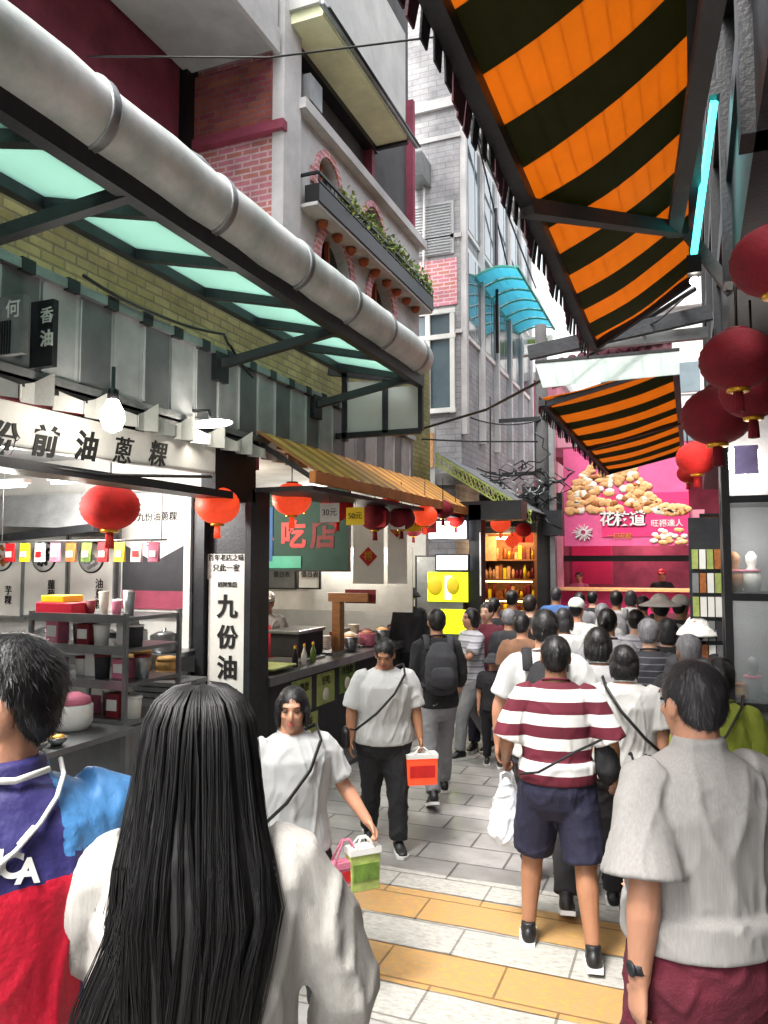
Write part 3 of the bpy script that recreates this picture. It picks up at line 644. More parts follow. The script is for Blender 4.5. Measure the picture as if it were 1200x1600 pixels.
for y in (3.05, 5.55, 7.3):
    b = MB(); b.beam((-3.6, y - .25, 3.7), (XO, y, ZO - .03), .07, .07); b.obox((-3.58, y - .25, 3.68), (.03, 0, 0), (0, .09, 0), (0, 0, .12)); b.build('brace', 'steel_dark', t)
b = MB(); b.beam((XI, YE, ZI), (XI, YE, 3.4), .06); b.beam((XO + .0, YE, 3.46), (XI - .1, YE, 3.46), .06); b.beam((-3.02, YE, ZO + .05), (-3.02, YE, 3.46), .06); b.beam((XO, YE, ZO), (XO, YE, 3.46), .05); b.build('end_frame', 'steel_dark', t)
b = MB(); b.box(XI + .03, -3.05, YE - .01, YE + .01, 3.49, 4.05); b.box(-2.99, XO - .03, YE - .01, YE + .01, 3.49, 3.95); b.build('end_glass', 'milk_glass', t)
t = thing('ventilation_duct', 'fat grey sheet metal ventilation duct lying along the canopy edge', 'duct', (-2.62, 4, 4.1))
b = MB(); P = [(-2.62, -1.5, 4.3), (-2.62, 1, 4.3), (-2.62, 2.2, 4.3), (-2.62, 7.5, 4.3)]; 
pp = [V((-2.62, -1.5 + i * .25, 4.2 + .006 * sin(i * 2.1))) for i in range(37)]; b.tube(pp, [.18 + .004 * sin(i * 1.7) for i in range(37)], 40); b.build('pipe', 'duct', t)
for y in (2.0, 2.75, 3.75, 4.75, 5.6, 6.4, 7.3):
    b = MB(); b.tube([(-2.62, y + q_, 4.2) for q_ in (-.035, -.03, -.012, .012, .03, .035)], [.181, .194, .188, .194, .182, .18], 36); b.build('seam_band', 'galv', t)
b = MB(); b.tube([(-2.75, 3.3, 4.3), (-2.8, 3.5, 4.5), (-2.82, 3.9, 4.58), (-2.82, 4.3, 4.5), (-2.75, 4.7, 4.3)], .05, 12); b.build('side_pipe', 'galv', t)
b = MB(); b.tube([(-2.86, -1, 4.44), (-2.86, 3.6, 4.42)], .035, 8); b.build('conduit', 'iron_black', t)
b = MB(); b.tube([(-2.78, -.9, 4.2), (-2.78, 2.25, 4.18), (-2.8, 2.4, 4.12)], [.2, .2, .16], 24); tag(b.build('duct_elbow', 'teal'), 'teal painted length of duct beside the grey one, top left', 'duct')

# ---------------------------------------------------------------- grey tiled building across the side lane
t = thing('tiled_building', 'tall grey tiled building with big windows standing past the pink brick one', 'building', (-3.5, 13, 0))
BX, BY = -3.5, 12.2
b = MB(); b.box(-9, BX, BY, 18.5, 3.4, 9.95); b.box(-9, BX, BY, BY + 1.0, 9.95, 16); b.build('wall', 'grey_tile', t)
b = MB(); b.box(-9, BX + .06, BY - .06, BY, 9.85, 10.02); b.box(-9, BX + .03, BY - .03, BY, 9.3, 9.38); b.box(BX, BX + .12, BY - .02, 18.5, 9.85, 10.0); b.box(-9, BX + .03, BY - .03, BY, 7.55, 7.62); b.box(-9, BX + .04, BY - .04, BY, 5.9, 5.96); b.build('cornice', 'concrete_light', t)
b = MB(); b.box(-4.45, -3.55, BY - .025, BY, 6.4, 7.2); b.build('brick_panel', 'pink_brick', t)
b = MB(); b.box(-4.9, -4.45, BY - .02, BY, 8.4, 9.2); b.build('brick_panel', 'pink_brick', t)
b = MB(); b.box(-4.3, -4.0, BY - .5, BY - .02, 8.5, 8.9); b.build('condenser_unit', 'galv', t); b = MB(); b.tube([(-4.1, BY - .1, 8.5), (-4.12, BY - .1, 6.3)], .02); b.build('conduit', 'white_paint', t)
b = MB(); b.box(-4.8, -3.6, BY - .03, BY, 7.28, 8.2)
for i in range(18): b.box(-4.75, -3.65, BY - .045, BY - .03, 7.3 + i * .05, 7.322 + i * .05)
b.build('louvre', 'soffit', t)
b = MB(); b.box(-4.55, -3.62, BY - .05, BY, 4.6, 6.25); b.build('window_recess', 'window_glass', t)
wn = MB()
for x in (-4.5, -3.62, -4.05): wn.box(x - .04, x + .04, BY - .1, BY - .05, 4.55, 6.3)
for z in (4.6, 5.85, 6.28): wn.box(-4.555, -3.565, BY - .105, BY - .052, z - .04, z + .04)
wn.build('window_frame', 'white_paint', t)
b = MB(); b.beam((-4.45, BY - .06, 5.3), (-4.2, BY - .06, 4.4), .02, .05); b.build('curtain', 'paper', t)
for k, (z0, z1) in enumerate(((5.9, 7.5), (7.75, 9.6))):
    for i in range(5):
        y0 = 12.5 + i * 1.15; b = MB(); b.box(BX, BX + .04, y0, y0 + 1.0, z0, z1)
        wd = b.build('window', 'white_paint', t); b = MB(); b.box(BX + .04, BX + .05, y0 + .07, y0 + .47, z0 + .08, z1 - .08); b.box(BX + .04, BX + .05, y0 + .53, y0 + .93, z0 + .08, z1 - .08); b.build('pane', 'window_glass', wd)
b = MB()
for i in range(7): b.box(BX, BX + .1, 12.28 + i * 1.15 - .06, 12.28 + i * 1.15 + .06, 4.2, 9.85)
b.build('mullion', 'concrete_light', t)
b = MB()
b.tube([(-3.3, 12.4, 9.6), (-3.3, 18, 8.6)], .02); b.tube([(-3.35, 12.3, 9.9), (-3.35, 16, 7.6)], .016); b.tube([(-3.3, 14, 8.8), (-3.3, 14, 6)], .03); b.build('conduit', 'steel_dark', t)
b = MB(); b.tube([(-4.9, BY - .1, 16), (-4.9, BY - .1, 11.2), (-4.6, BY - .1, 11.1)], .03); b.build('drainpipe', 'white_paint', t)
b = MB(); b.box(-9, BX - .1, BY - .02, 18.4, 0, 3.4); b.build('ground_storey', 'grey_tile', t)
b = MB(); b.box(-9, BX + .04, BY - .08, BY + 6, 3.35, 3.55); b.build('ledge', 'concrete', t)

# blue polycarbonate canopy on that building
t = thing('blue_canopy', 'curved turquoise plastic canopy on the street side of the grey tiled building', 'canopy', (-3.5, 14.5, 5))
for i in range(6):
    y0 = 13.0 + i * .62; b = MB(); n = 6
    pts = [(-3.46 + .78 * j / n, 7.15 + .1 * sin(pi * j / n) + .05 * j / n) for j in range(n + 1)]
    for j in range(n): b.slab((pts[j][0], y0, pts[j][1]), (pts[j + 1][0], y0, pts[j + 1][1]), (pts[j + 1][0], y0 + .57, pts[j + 1][1]), (pts[j][0], y0 + .57, pts[j][1]), .01)
    b.build('sheet', 'cyan_sheet', t)
b = MB()
for i in range(7): 
    y0 = 12.98 + i * .62
    for j in range(6): b.beam((-3.46 + .13 * j, y0, 7.13 + .1 * sin(pi * j / 6) + .05 * j / 6), (-3.46 + .13 * (j + 1), y0, 7.13 + .1 * sin(pi * (j + 1) / 6) + .05 * (j + 1) / 6), .03)
b.beam((-2.68, 12.9, 7.18), (-2.68, 16.8, 7.18), .04); b.beam((-3.47, 12.9, 7.12), (-3.47, 16.8, 7.12), .05); b.build('rib', 'teal', t)
t = thing('shop_signboard', 'small pale box sign with yellow lettering patch under the turquoise canopy', 'sign', (-3.1, 16.9, 6.7))
b = MB(); b.box(-3.5, -2.75, 16.9, 17.1, 6.7, 7.1); b.build('box', 'white_paint', t); b = MB(); b.box(-3.3, -2.85, 16.88, 16.9, 6.76, 7.04); b.build('face', 'leaf_pale', t)

# far buildings closing the view
t = thing('far_building', 'pale white building with rows of windows closing the view at the end of the street', 'building', (0, 24, 0))
b = MB(); b.box(-2.9, 8, 24, 27, 0, 9.6); b.build('wall', 'wall_white', t)
for r in range(3):
    for c in range(8):
        b = MB(); b.box(-2.5 + c * 1.1, -1.8 + c * 1.1, 23.96, 24, 3.6 + r * 1.7, 4.6 + r * 1.7); wd = b.build('window', 'concrete_light', t)
        b = MB(); b.box(-2.45 + c * 1.1, -1.85 + c * 1.1, 23.94, 23.96, 3.66 + r * 1.7, 4.54 + r * 1.7); b.build('pane', 'window_glass', wd)
b = MB(); b.box(-3, 8, 23.8, 27.1, 9.6, 9.8); b.box(-3, 8, 23.9, 24, 5.1, 5.2); b.build('cornice', 'concrete_light', t)
t = thing('pink_building', 'narrow salmon pink plastered building behind the far pole', 'building', (-3.3, 19, 0))
b = MB(); b.box(-9, -3.0, 19, 22, 0, 6.6); b.build('wall', 'pink_plaster', t); b = MB(); b.box(-3.9, -3.3, 18.97, 19, 4.3, 5.6); b.build('window', 'window_glass', t); b = MB(); b.box(-9, -2.9, 18.9, 22, 6.6, 6.8); b.build('coping', 'concrete_light', t)
t = thing('lane_wall', 'low white wall with corrugated shed roof in the gap between the brick and tiled buildings', 'wall', (-5, 11.8, 3.3))
b = MB(); b.box(-8, -3.8, 11.7, 11.8, 3.25, 4.3); b.build('wall', 'wall_white', t); b = MB(); b.box(-4.2, -3.82, 11.66, 11.7, 3.6, 4.15); b.build('orange_panel', 'food_tan', t)

# ---------------------------------------------------------------- right building
t = thing('market_building', 'dark timber and steel shop front along the right side of the street', 'building', (.7, 6, 0))
b = MB(); b.box(.62, 2.5, -3, 16.5, 0, 3.3); b.build('wall', 'concrete_dark', t)
b = MB(); b.box(.28, 2.5, -3, 14, 3.75, 9.0); b.build('upper_wall', 'concrete_dark', t)
b = MB()
for y in (-1, 1.2, 2.35, 3.6, 5.0, 6.6, 8.4): b.box(.16, .28, y, y + .12, 3.3, 9)
for z in (3.75, 4.5, 5.4): b.box(.18, .28, -3, 9, z, z + .12)
b.build('timber_frame', 'iron_black', t)
b = MB(); b.box(.2, .62, -3, 14, 3.3, 3.75); b.build('shutter_box', 'steel_dark', t)
for i, y in enumerate((1.5, 3.0, 4.3)):
    b = MB(); b.box(.25, .28, y, y + .5, 4.7, 5.3); wd = b.build('window', 'steel_dark', t); b = MB(); b.box(.235, .25, y + .05, y + .45, 4.75, 5.25); b.build('pane', 'window_glass', wd)

# ================================================================ AWNINGS
def striped_awning(label, y0, y1, xo, zo, xi, zi, first, period, frac=.5, n=None, braces=(), drop=.16, rag=True):
    t = thing('striped_awning', label, 'awning', (xi, y0, zi), 0, 'orange striped awnings over the right side'); b = MB(); y = y0; k = first; seg = 10
    while y < y1 - .01:
        w_ = period * (frac if k % 2 == 0 else 1 - frac); ye = min(y + w_, y1); mi = k % 2
        for i in range(seg):
            f0, f1 = i / seg, (i + 1) / seg
            def q(f, yy): return V((xo + (xi - xo) * f, yy, zo + (zi - zo) * f - .035 * sin(pi * f) - .012 * noise.noise(V((yy * 2.2, f * 2, 1)))))
            b.slab(q(f0, y), q(f1, y), q(f1, ye), q(f0, ye), .004, mi)
        y = ye; k += 1
    b.build('cloth', ['orange_cloth', 'dark_cloth'], t)
    b = MB(); n = int((y1 - y0) / .075)          # scalloped hanging valance
    for i in range(n):
        a0 = y0 + i * .075; l = drop * (1 + .35 * noise.noise(V((a0 * 3, 0, 0)))); 
        b.slab((xo - .02, a0, zo + .02), (xo - .02, a0 + .072, zo + .02), (xo - .03 - .01 * sin(i), a0 + .06, zo - l), (xo - .03 - .01 * sin(i), a0 + .012, zo - l), .005, i // 3 % 2)
    b.build('valance', ['plum_cloth', 'cloth_black' if 'cloth_black' in M else 'black'], t)
    b = MB(); b.beam((xo, y0, zo - .03), (xo, y1, zo - .03), .05, .05); b.beam((xi, y0, zi - .03), (xi, y1, zi - .03), .05, .05)
    for y in braces: b.beam((xo, y, zo - .04), (xi, y, zi - .04), .045)
    b.build('frame', 'steel_dark', t)
    return t
ta = striped_awning('near orange and dark green striped awning overhead with black ragged valance', .9, 4.62, -.51, 3.38, .05, 3.72, 0, .52, .5, braces=(1.3, 4.6), drop=.12)
b = MB(); b.beam((-.51, 2.62, 3.32), (.0, 3.75, 3.62), .055, .055); b.beam((.12, 1.7, 3.55), (-.04, 3.7, 3.6), .06, .06); b.beam((.02, 3.75, 3.6), (.2, 3.75, 3.3), .05); b.build('brace', 'concrete_dark', ta)
tb = striped_awning('farther orange and brown striped awning hanging before the pink fried food banner', 6.1, 11.4, -1.08, 3.38, -.08, 3.62, 0, .78, .5, braces=(6.15, 8.8, 11.3), drop=.12)
b = MB(); b.slab((-1.0, 6.1, 3.45), (-.1, 6.1, 3.66), (-.1, 6.14, 3.8), (-1.0, 6.14, 3.62), .01)
for i in range(12): b.ell((-1.0 + i * .08, 6.1, 3.64 + i * .014), (.045, .02, .05), 8, 6)
b.build('front_ruffle', 'plum_cloth', tb)
t = thing('cross_beam', 'grey steel beam spanning above the street beneath the two striped awnings', 'beam', (0, 5, 3.5))
b = MB(); b.beam(ony(826, 552, 5.0), ony(1112, 488, 5.0), .05, .09); b.build('bar', 'steel_dark', t)
b = MB(); b.beam(ony(820, 548, 5.1), ony(1106, 520, 5.1), .05, .07); b.build('light_bar', 'galv', t)
t = thing('rain_sheet', 'pale translucent rain sheet stretched behind the grey steel beam', 'sheet', (0, 6, 3.6))
b = MB(); n = 8
for i in range(n):
    f0, f1 = i / n, (i + 1) / n; A, B_ = ony(836, 568, 5.5), ony(1062, 548, 5.5); C_, D_ = ony(1062, 585, 6.0), ony(848, 606, 6.0)
    b.slab(A.lerp(B_, f0), A.lerp(B_, f1), D_.lerp(C_, f1), D_.lerp(C_, f0), .008)
b.build('sheet', 'milk_glass', t)
b = MB(); b.beam(ony(836, 566, 5.5), ony(1062, 546, 5.5), .02); b.build('hem', 'black', t)

m_('tan_roof', '#d9a548', .6, 0, .35, 4, .2)
# left brown corrugated awning over the second shop
t = thing('corrugated_awning', 'brown orange corrugated awning over the counter of the second left shop', 'awning', (-3.7, 8, 3.2))
b = MB(); n = 60
for i in range(n):
    y0 = 5.9 + 5.1 * i / n; y1 = 5.9 + 5.1 * (i + 1) / n; z = .012 * (i % 2)
    b.slab((-3.0, y0, 2.86 + z), (-3.0, y1, 2.86 + .012 - z), (-3.68, y1, 3.3 + .012 - z), (-3.68, y0, 3.3 + z), .006, (i // 2) % 2)
b.build('sheet', ['brown_roof', 'tan_roof'], t)
b = MB(); b.box(-3.03, -2.97, 5.85, 11.05, 2.76, 2.86); b.build('front_board', 'brown_roof', t)
b = MB(); b.box(-3.6, -3.02, 5.9, 11, 2.7, 2.74)
for i in range(9): b.beam((-3.0, 5.95 + i * .62, 2.78), (-3.68, 5.95 + i * .62, 3.2), .04)
b.build('under_frame', 'steel_dark', t)
# pitched awning with lattice gable
t = thing('lattice_awning', 'sloping grey awning with yellow green lattice edge before the utility wires', 'awning', (-2.9, 11.2, 3.2))
b = MB(); b.slab((-3.62, 11.2, 3.75), (-2.15, 11.2, 2.82), (-2.15, 13.6, 2.82), (-3.62, 13.6, 3.75), .02); b.build('roof_sheet', 'galv', t)
A, B_, dn = V((-3.62, 11.17, 3.74)), V((-2.15, 11.17, 2.81)), V((0, 0, -.17)); b = MB()
for i in range(22):
    p = A.lerp(B_, i / 22); q = A.lerp(B_, (i + 1) / 22); b.beam(p, q + dn, .014); b.beam(p + dn, q, .014)
b.beam(A, B_, .022); b.beam(A + dn, B_ + dn, .022); b.build('lattice', 'leaf_pale', t)
b = MB()
for k in (1, 2, 3): b.beam(A + V((0, .6 * k, 0)), B_ + V((0, .6 * k, 0)), .05)
b.box(-3.65, -2.1, 13.5, 13.6, 2.7, 2.8); b.build('rafter', 'steel_dark', t)

# ================================================================ SHOP 1 (near left)
t = thing('shop_signboard', 'long white signboard with black brush characters above the near left shop', 'sign', (-3.7, 4, 2.8))
b = MB(); pts = [(-3.66, -.5), (-3.66, 5.32)]; b.hexa([(-3.72, .5, 2.66), (-3.6, .5, 2.66), (-3.6, 5.3, 2.8), (-3.72, 5.3, 2.8), (-3.72, .5, 2.95), (-3.6, .5, 2.95), (-3.6, 5.3, 3.07), (-3.72, 5.3, 3.07)]); b.build('board', 'white_paint', t, bevel=.02)
up = V((0, -.03, 1)); rt = V((0, 1, .028))
for ch, px, py in (('前', 172, 703), ('油', 283 - 150 + 5, 700), ('蔥', 196, 706), ('粿', 250, 712)): pass
for ch, px, py in (('份', 3, 688), ('前', 68, 693), ('油', 133, 700), ('蔥', 190, 707), ('粿', 245, 712)):
    p = onx(px, py, -3.597); text(ch, .2, p, rt, up, 'ink', t, bold=.006, depth=.003, shear=.25)
b = MB(); b.box(-3.74, -3.5, .5, 5.4, 2.6, 2.66); b.tube([onx(0, 720, -3.52), onx(160, 742, -3.5), onx(330, 745, -3.52)], .012); b.build('lower_rail', 'iron_black', t)
t = thing('sign_frame', 'dark beam with red trim running above the white signboard', 'beam', (-3.7, 4, 3.1))
b = MB(); b.box(-3.8, -3.56, .5, 5.9, 3.09, 3.15); b.build('beam', 'iron_black', t); b = MB(); b.box(-3.74, -3.6, 2.8, 4.4, 3.0, 3.07); b.build('red_trim', 'deep_red', t); b = MB(); b.box(-3.76, -3.62, 5.32, 5.95, 2.6, 3.09); b.build('end_post', 'iron_black', t)

def face_panel(name, label, cat, px0, py0, px1, py1, y, m, thick=.03, frame=None, group=None):
    """upright panel in the plane across the street at distance y, filling the given corner pixels"""
    A, B_ = ony(px0, py1, y), ony(px1, py0, y); z0, z1 = A.z, B_.z
    t = thing(name, label, cat, (A.x, y, z0), 0, group); b = MB(); b.box(A.x, B_.x, y - thick, y, z0, z1); b.build('panel', m, t)
    if frame:
        b = MB(); f = .02
        b.box(A.x - f, B_.x + f, y - thick - .01, y + .005, z1, z1 + f); b.box(A.x - f, B_.x + f, y - thick - .01, y + .005, z0 - f, z0); b.box(A.x - f, A.x, y - thick - .01, y + .005, z0, z1); b.box(B_.x, B_.x + f, y - thick - .01, y + .005, z0, z1); b.build('frame', frame, t)
    return t, A.x, B_.x, z0, z1
def ftext(t, s, px, py, y, size, m='ink', bold=.004, vertical=False, name='lettering'):
    p = ony(px, py, y); return text(s, size, p, (1, 0, 0), (0, 0, 1), m, t, bold=bold, depth=.002, vertical=vertical, name=name)

# standing vertical sign
t, x0, x1, z0, z1 = face_panel('vertical_sign', 'tall white vertical sign with black characters 九份油 on a dark post', 'sign', 325, 905, 388, 1200, 5.8, 'paper')
ftext(t, '九', 355, 950, 5.765, .21, bold=.007); ftext(t, '份', 355, 998, 5.765, .21, bold=.007); ftext(t, '油', 355, 1046, 5.765, .21, bold=.007); ftext(t, '蔥', 355, 1094, 5.765, .21, bold=.007); ftext(t, '粿', 355, 1142, 5.765, .21, bold=.007)
ftext(t, '招牌推薦', 355, 914, 5.765, .05, bold=.001)
b = MB(); b.box(x0 - .06, x1 + .05, 5.78, 5.8, z1 - .005, z1 + .22); b.build('top_plate', 'white_paint', t)
ftext(t, '百年老店之味', 353, 872, 5.775, .062, bold=.001); ftext(t, '只此一家', 353, 888, 5.775, .07, bold=.001)
b = MB(); b.box(x0 - .1, x0 - .02, 5.72, 5.81, .06, 2.6); b.build('post', 'steel_dark', t); b = MB(); b.box(x1 + .01, x1 + .07, 5.72, 5.81, .06, 2.6); b.build('post', 'steel_dark', t); b = MB(); b.box(x0 - .1, x1 + .07, 5.81, 5.86, .06, 2.6); b.build('back_board', 'steel_dark', t)
t = thing('shop_pillar', 'dark pillar with black electric boxes above the tall white vertical sign', 'pillar', (-3.7, 5.95, 0))
b = MB(); b.box(-4.25, -3.62, 5.9, 6.2, .05, 2.72); b.build('shaft', 'steel_dark', t); b = MB(); b.box(-4.32, -4.25, 5.86, 5.93, .05, 2.75); b.build('white_jamb', 'white_paint', t)
b = MB(); b.box(-3.95, -3.8, 5.82, 5.9, 2.3, 2.5); b.box(-3.78, -3.68, 5.82, 5.9, 2.32, 2.48); b.build('electric_box', 'iron_black', t)

# menu boards
for i, (px, lab, chs, m_food) in enumerate(((-28, 'leftmost white menu board with a dark dish, cut by the photo edge', '芋粿', 'food_brown'), (38, 'white menu board with a plate of dark food beside the leftmost menu', '蘿蔔糕', 'black'), (112, 'white menu board with a pale plate, next to the grey chevron poster', '油蔥粿', 'cloth_grey'))):
    t, x0, x1, z0, z1 = face_panel('menu_board', lab, 'menu', px, 838, px + 70, 960, 5.9, 'paper', .03, 'galv', 'menu boards on the white wall')
    cx = (x0 + x1) / 2; pz = z1 - .2
    b = MB(); b.tube([(cx, 5.87, pz), (cx, 5.855, pz)], .155, 28); pl = b.build('plate', 'steel_dark', t); b = MB(); b.tube([(cx, 5.856, pz), (cx, 5.85, pz)], .142, 28); b.build('rim', 'white_paint', pl)
    rnd = random.Random(i); b = MB()
    for k in range(26): a = rnd.uniform(0, 6.28); q = rnd.random() ** .5 * .1; b.ell((cx + q * cos(a), 5.85, pz + q * sin(a)), (.024, .012, .02), 8, 6)
    b.build('food', m_food, pl)
    text(chs[-3:], .1, (cx + .1, 5.865, z0 + .2), (1, 0, 0), (0, 0, 1), 'ink', t, bold=.003, depth=.002, vertical=True)
t, x0, x1, z0, z1 = face_panel('chevron_poster', 'tall poster with pale top, dark chevron and maroon foot by the shop pillar', 'poster', 190, 768, 300, 955, 5.92, 'wall_white', .02, 'galv')
w_ = x1 - x0; b = MB(); zc = z0 + (z1 - z0) * .42; y = 5.895
b.add([(x0 + .02, y, z0 + .2), (x1 - .02, y, z0 + .2), (x1 - .02, y, zc + .17), ((x0 + x1) / 2, y, zc), (x0 + .02, y, zc + .17)], [(0, 1, 2, 3, 4)]); b.build('chevron', 'cloth_char', t)
b = MB(); b.box(x0 + .02, x1 - .02, 5.89, 5.896, z0 + .03, z0 + .2); b.build('foot_band', 'maroon_wall', t)
ftext(t, '九份油蔥粿', 245, 808, 5.897, .092, bold=.003); ftext(t, '香', 237, 853, 5.897, .13, 'cloth_char', bold=.004)
t, *_ = face_panel('light_sign', 'thin glowing blue sign strip behind the biggest red lantern', 'sign', 30, 798, 112, 816, 5.7, 'blue_neon')
t = thing('steel_hood', 'big stainless cooking hood with black lower rim inside the near left shop', 'hood', (-5.8, 5.2, 2.2))
b = MB(); b.hexa([ony(0, 822, 5.3), ony(150, 826, 5.3), ony(150, 826, 5.8), ony(0, 822, 5.8), ony(0, 775, 5.4), ony(170, 770, 5.4), ony(170, 770, 5.8), ony(0, 775, 5.8)]); b.build('hood_body', 'galv', t)
b = MB(); b.beam(ony(0, 842, 5.25), ony(150, 824, 5.25), .06, .07); b.build('rim', 'iron_black', t)
for i, (px, py, y, nm) in enumerate(((122, 752, 4.9, 'lit white fluorescent tube inside the near left shop'), (-5, 760, 4.2, 'lit fluorescent tube at the left edge inside the near left shop'))):
    p = ony(px, py, y); t = thing('tube_lamp', nm, 'lamp', p); b = MB(); b.beam(p + V((-.3, 0, .03)), p + V((.3, 0, .03)), .07, .03); b.build('housing', 'white_paint', t); b = MB(); b.tube([p + V((-.28, 0, 0)), p + V((.28, 0, 0))], .014); b.build('tube', 'tube_white', t)

# snack cart with glass shelves
def cart(label, x0, x1, y0, y1, ztop, shelves, group=None):
    t = thing('snack_cart', label, 'cart', (x0, y0, 0.05), 0, group)
    b = MB()
    for x in (x0, x1):
        for y in (y0, y1): b = MB(); b.box(x - .015, x + .015, y - .015, y + .015, .05, ztop); b.build('post', 'stainless', t)
    for z in shelves: b = MB(); b.box(x0, x1, y0, y1, z - .015, z + .01); b.box(x0, x1, y0 - .02, y0, z - .03, z + .03); b.build('shelf', 'stainless', t)
    b = MB(); b.box(x0 + .02, x1 - .02, y0 + .01, y0 + .02, .2, shelves[0] - .03); b.box(x1 - .02, x1 - .01, y0 + .02, y1 - .02, .2, shelves[0] - .03); b.build('front_panel', 'cloth_grey', t)
    b = MB(); b.box(x0 + .02, x1 - .02, y0 + .02, y0 + .026, shelves[-1] + .02, ztop - .02); b.build('glass', 'glass', t)
    return t
cart('steel snack cart with glass shelves of boxes behind the left walkers', -4.55, -3.68, 4.35, 4.95, 1.72, (.95, 1.22, 1.46, 1.68))
rnd = random.Random(4); goods = [('white_paint', 'white tub'), ('paper', 'cream carton'), ('deep_red', 'dark red pack'), ('stainless', 'steel canister'), ('cloth_pink', 'pink box'), ('cloth_char', 'charcoal tin')]
posn = ['far left', 'left', 'left of centre', 'right of centre', 'right', 'far right']
for r, (z, rowname) in enumerate(((.96, 'bottom'), (1.23, 'middle'), (1.47, 'upper'))):
    for k in range(6):
        gm, gn = goods[(k * 5 + r * 2) % 6]; x = -4.46 + k * .14; h = rnd.uniform(.12, .19); c = V((x, 4.5 + rnd.uniform(0, .15), z))
        nm = 'food_tub' if k % 2 else 'food_box'; t = thing(nm, gn + ' at the ' + posn[k] + ' of the ' + rowname + ' cart shelf', 'container', c, 0, 'goods on the snack cart shelves'); b = MB()
        if k % 2: b.lathe(c, [(.05, 0), (.058, h * .9), (.058, h * .91)], 16); b.build('body', gm, t); b = MB(); b.lathe(c, [(.062, h * .9), (.062, h), (.03, h + .004)], 16); b.build('lid', 'deep_red' if r == 1 else 'white_paint', t)
        else: b.box(c.x - .058, c.x + .058, c.y - .06, c.y + .06, c.z, c.z + h); b.build('body', gm, t, bevel=.006); b = MB(); b.box(c.x - .045, c.x + .045, c.y - .062, c.y - .0605, c.z + h * .3, c.z + h * .75); b.build('label_patch', 'paper' if gm != 'paper' else 'red', t)
p = V((-4.42, 4.42, 1.692)); t = thing('gift_box', 'magenta red box with yellow tray on top of the snack cart', 'box', p); b = MB(); b.box(-4.55, -4.2, 4.38, 4.62, 1.692, 1.78); b.build('box', 'jacket_red', t, bevel=.008); b = MB(); b.box(-4.52, -4.3, 4.4, 4.6, 1.78, 1.83); b.build('tray', 'yellow', t, bevel=.006)
# lower counter with trays in front
t = thing('counter_table', 'steel counter with stacked trays below the snack cart', 'counter', (-3.9, 5.2, 0))
b = MB(); b.box(-4.4, -3.68, 5.0, 5.7, .9, .95); b.build('counter_top', 'stainless', t); b = MB(); b.box(-4.35, -3.72, 5.05, 5.65, .06, .9); b.build('cabinet', 'cloth_grey', t); b = MB()
for k in range(4): b.box(-4.3 + .03 * k, -3.85 + .02 * k, 5.1, 5.5, .951 + k * .045, .985 + k * .045)
b.build('tray_stack', 'galv', t)
t = thing('rice_cooker', 'white round rice cooker with pink lid on the steel counter', 'cooker', (-3.95, 4.1, 1.0)); b = MB(); b.lathe((-3.9, 4.1, .96), [(.1, 0), (.13, .05), (.13, .16), (.11, .17)], 24); b.build('pot', 'white_paint', t); b = MB(); b.lathe((-3.9, 4.1, 1.13), [(.12, 0), (.11, .04), (.04, .07)], 24); b.build('lid', 'cloth_pink', t)
t = thing('display_table', 'low steel table carrying the rice cooker and a wire basket in the near left shop', 'table', (-3.9, 4.1, 0)); b = MB(); b.box(-4.5, -3.55, 3.4, 4.32, .92, .955); b.build('table_top', 'stainless', t)
for x in (-4.45, -3.6):
    for y in (3.45, 4.27): b = MB(); b.box(x - .02, x + .02, y - .02, y + .02, 0.01, .92); b.build('leg', 'stainless', t)
t = thing('wire_basket', 'wire basket of wrapped snacks beside the white rice cooker', 'basket', (-4.2, 3.9, .96)); b = MB()
for k in range(10): b.beam((-4.4 + k * .035, 3.75, .97), (-4.4 + k * .035, 4.05, .97), .006); b.beam((-4.4 + k * .035, 3.75, .97), (-4.4 + k * .035, 3.73, 1.08), .006)
for z in (.99, 1.03, 1.07): b.beam((-4.41, 3.74, z), (-4.07, 3.74, z), .007)
b.build('wires', 'galv', t); b = MB(); rnd = random.Random(8)
for k in range(18): b.ell((-4.37 + rnd.random() * .3, 3.8 + rnd.random() * .2, 1.0 + rnd.random() * .04), (.035, .03, .018), 8, 6)
b.build('snacks', 'food_white', t)

# ================================================================ SHOP 2 counter
t = thing('food_counter', 'long black and steel food counter with green menu posters on its front', 'counter', (-3.67, 7.5, .05))
b = MB(); b.box(-4.35, -3.68, 6.25, 10.6, .06, .98); b.build('cabinet', 'cloth_char', t); b = MB(); b.box(-4.4, -3.62, 6.2, 10.65, .98, 1.02); b.box(-3.63, -3.6, 6.2, 10.65, .94, 1.02); b.build('counter_top', 'stainless', t)
for k in range(5): b = MB(); b.box(-4.2, -3.8, 6.35 + k * .8, 6.95 + k * .8, 1.021, 1.05); b.build('tray', 'galv', t)
for k, (yy, zz) in enumerate(((6.75, .62), (7.3, .62), (7.85, .66), (6.9, .25))):
    b = MB(); b.box(-3.68, -3.672, yy, yy + .42, zz - .05, zz + .28); ps = b.build('menu_poster', 'leaf_pale' if k != 2 else 'leaf', t); text('好吃' if k % 2 else '冷熱飲', .1, (-3.67, yy + .21, zz + .19), (0, 1, 0), (0, 0, 1), 'ink', ps, depth=.002, bold=.003)
    b = MB(); b.tube([(-3.671, yy + .2, zz + .05), (-3.667, yy + .2, zz + .05)], .07, 16); b.build('dish_picture', 'food_white', ps)
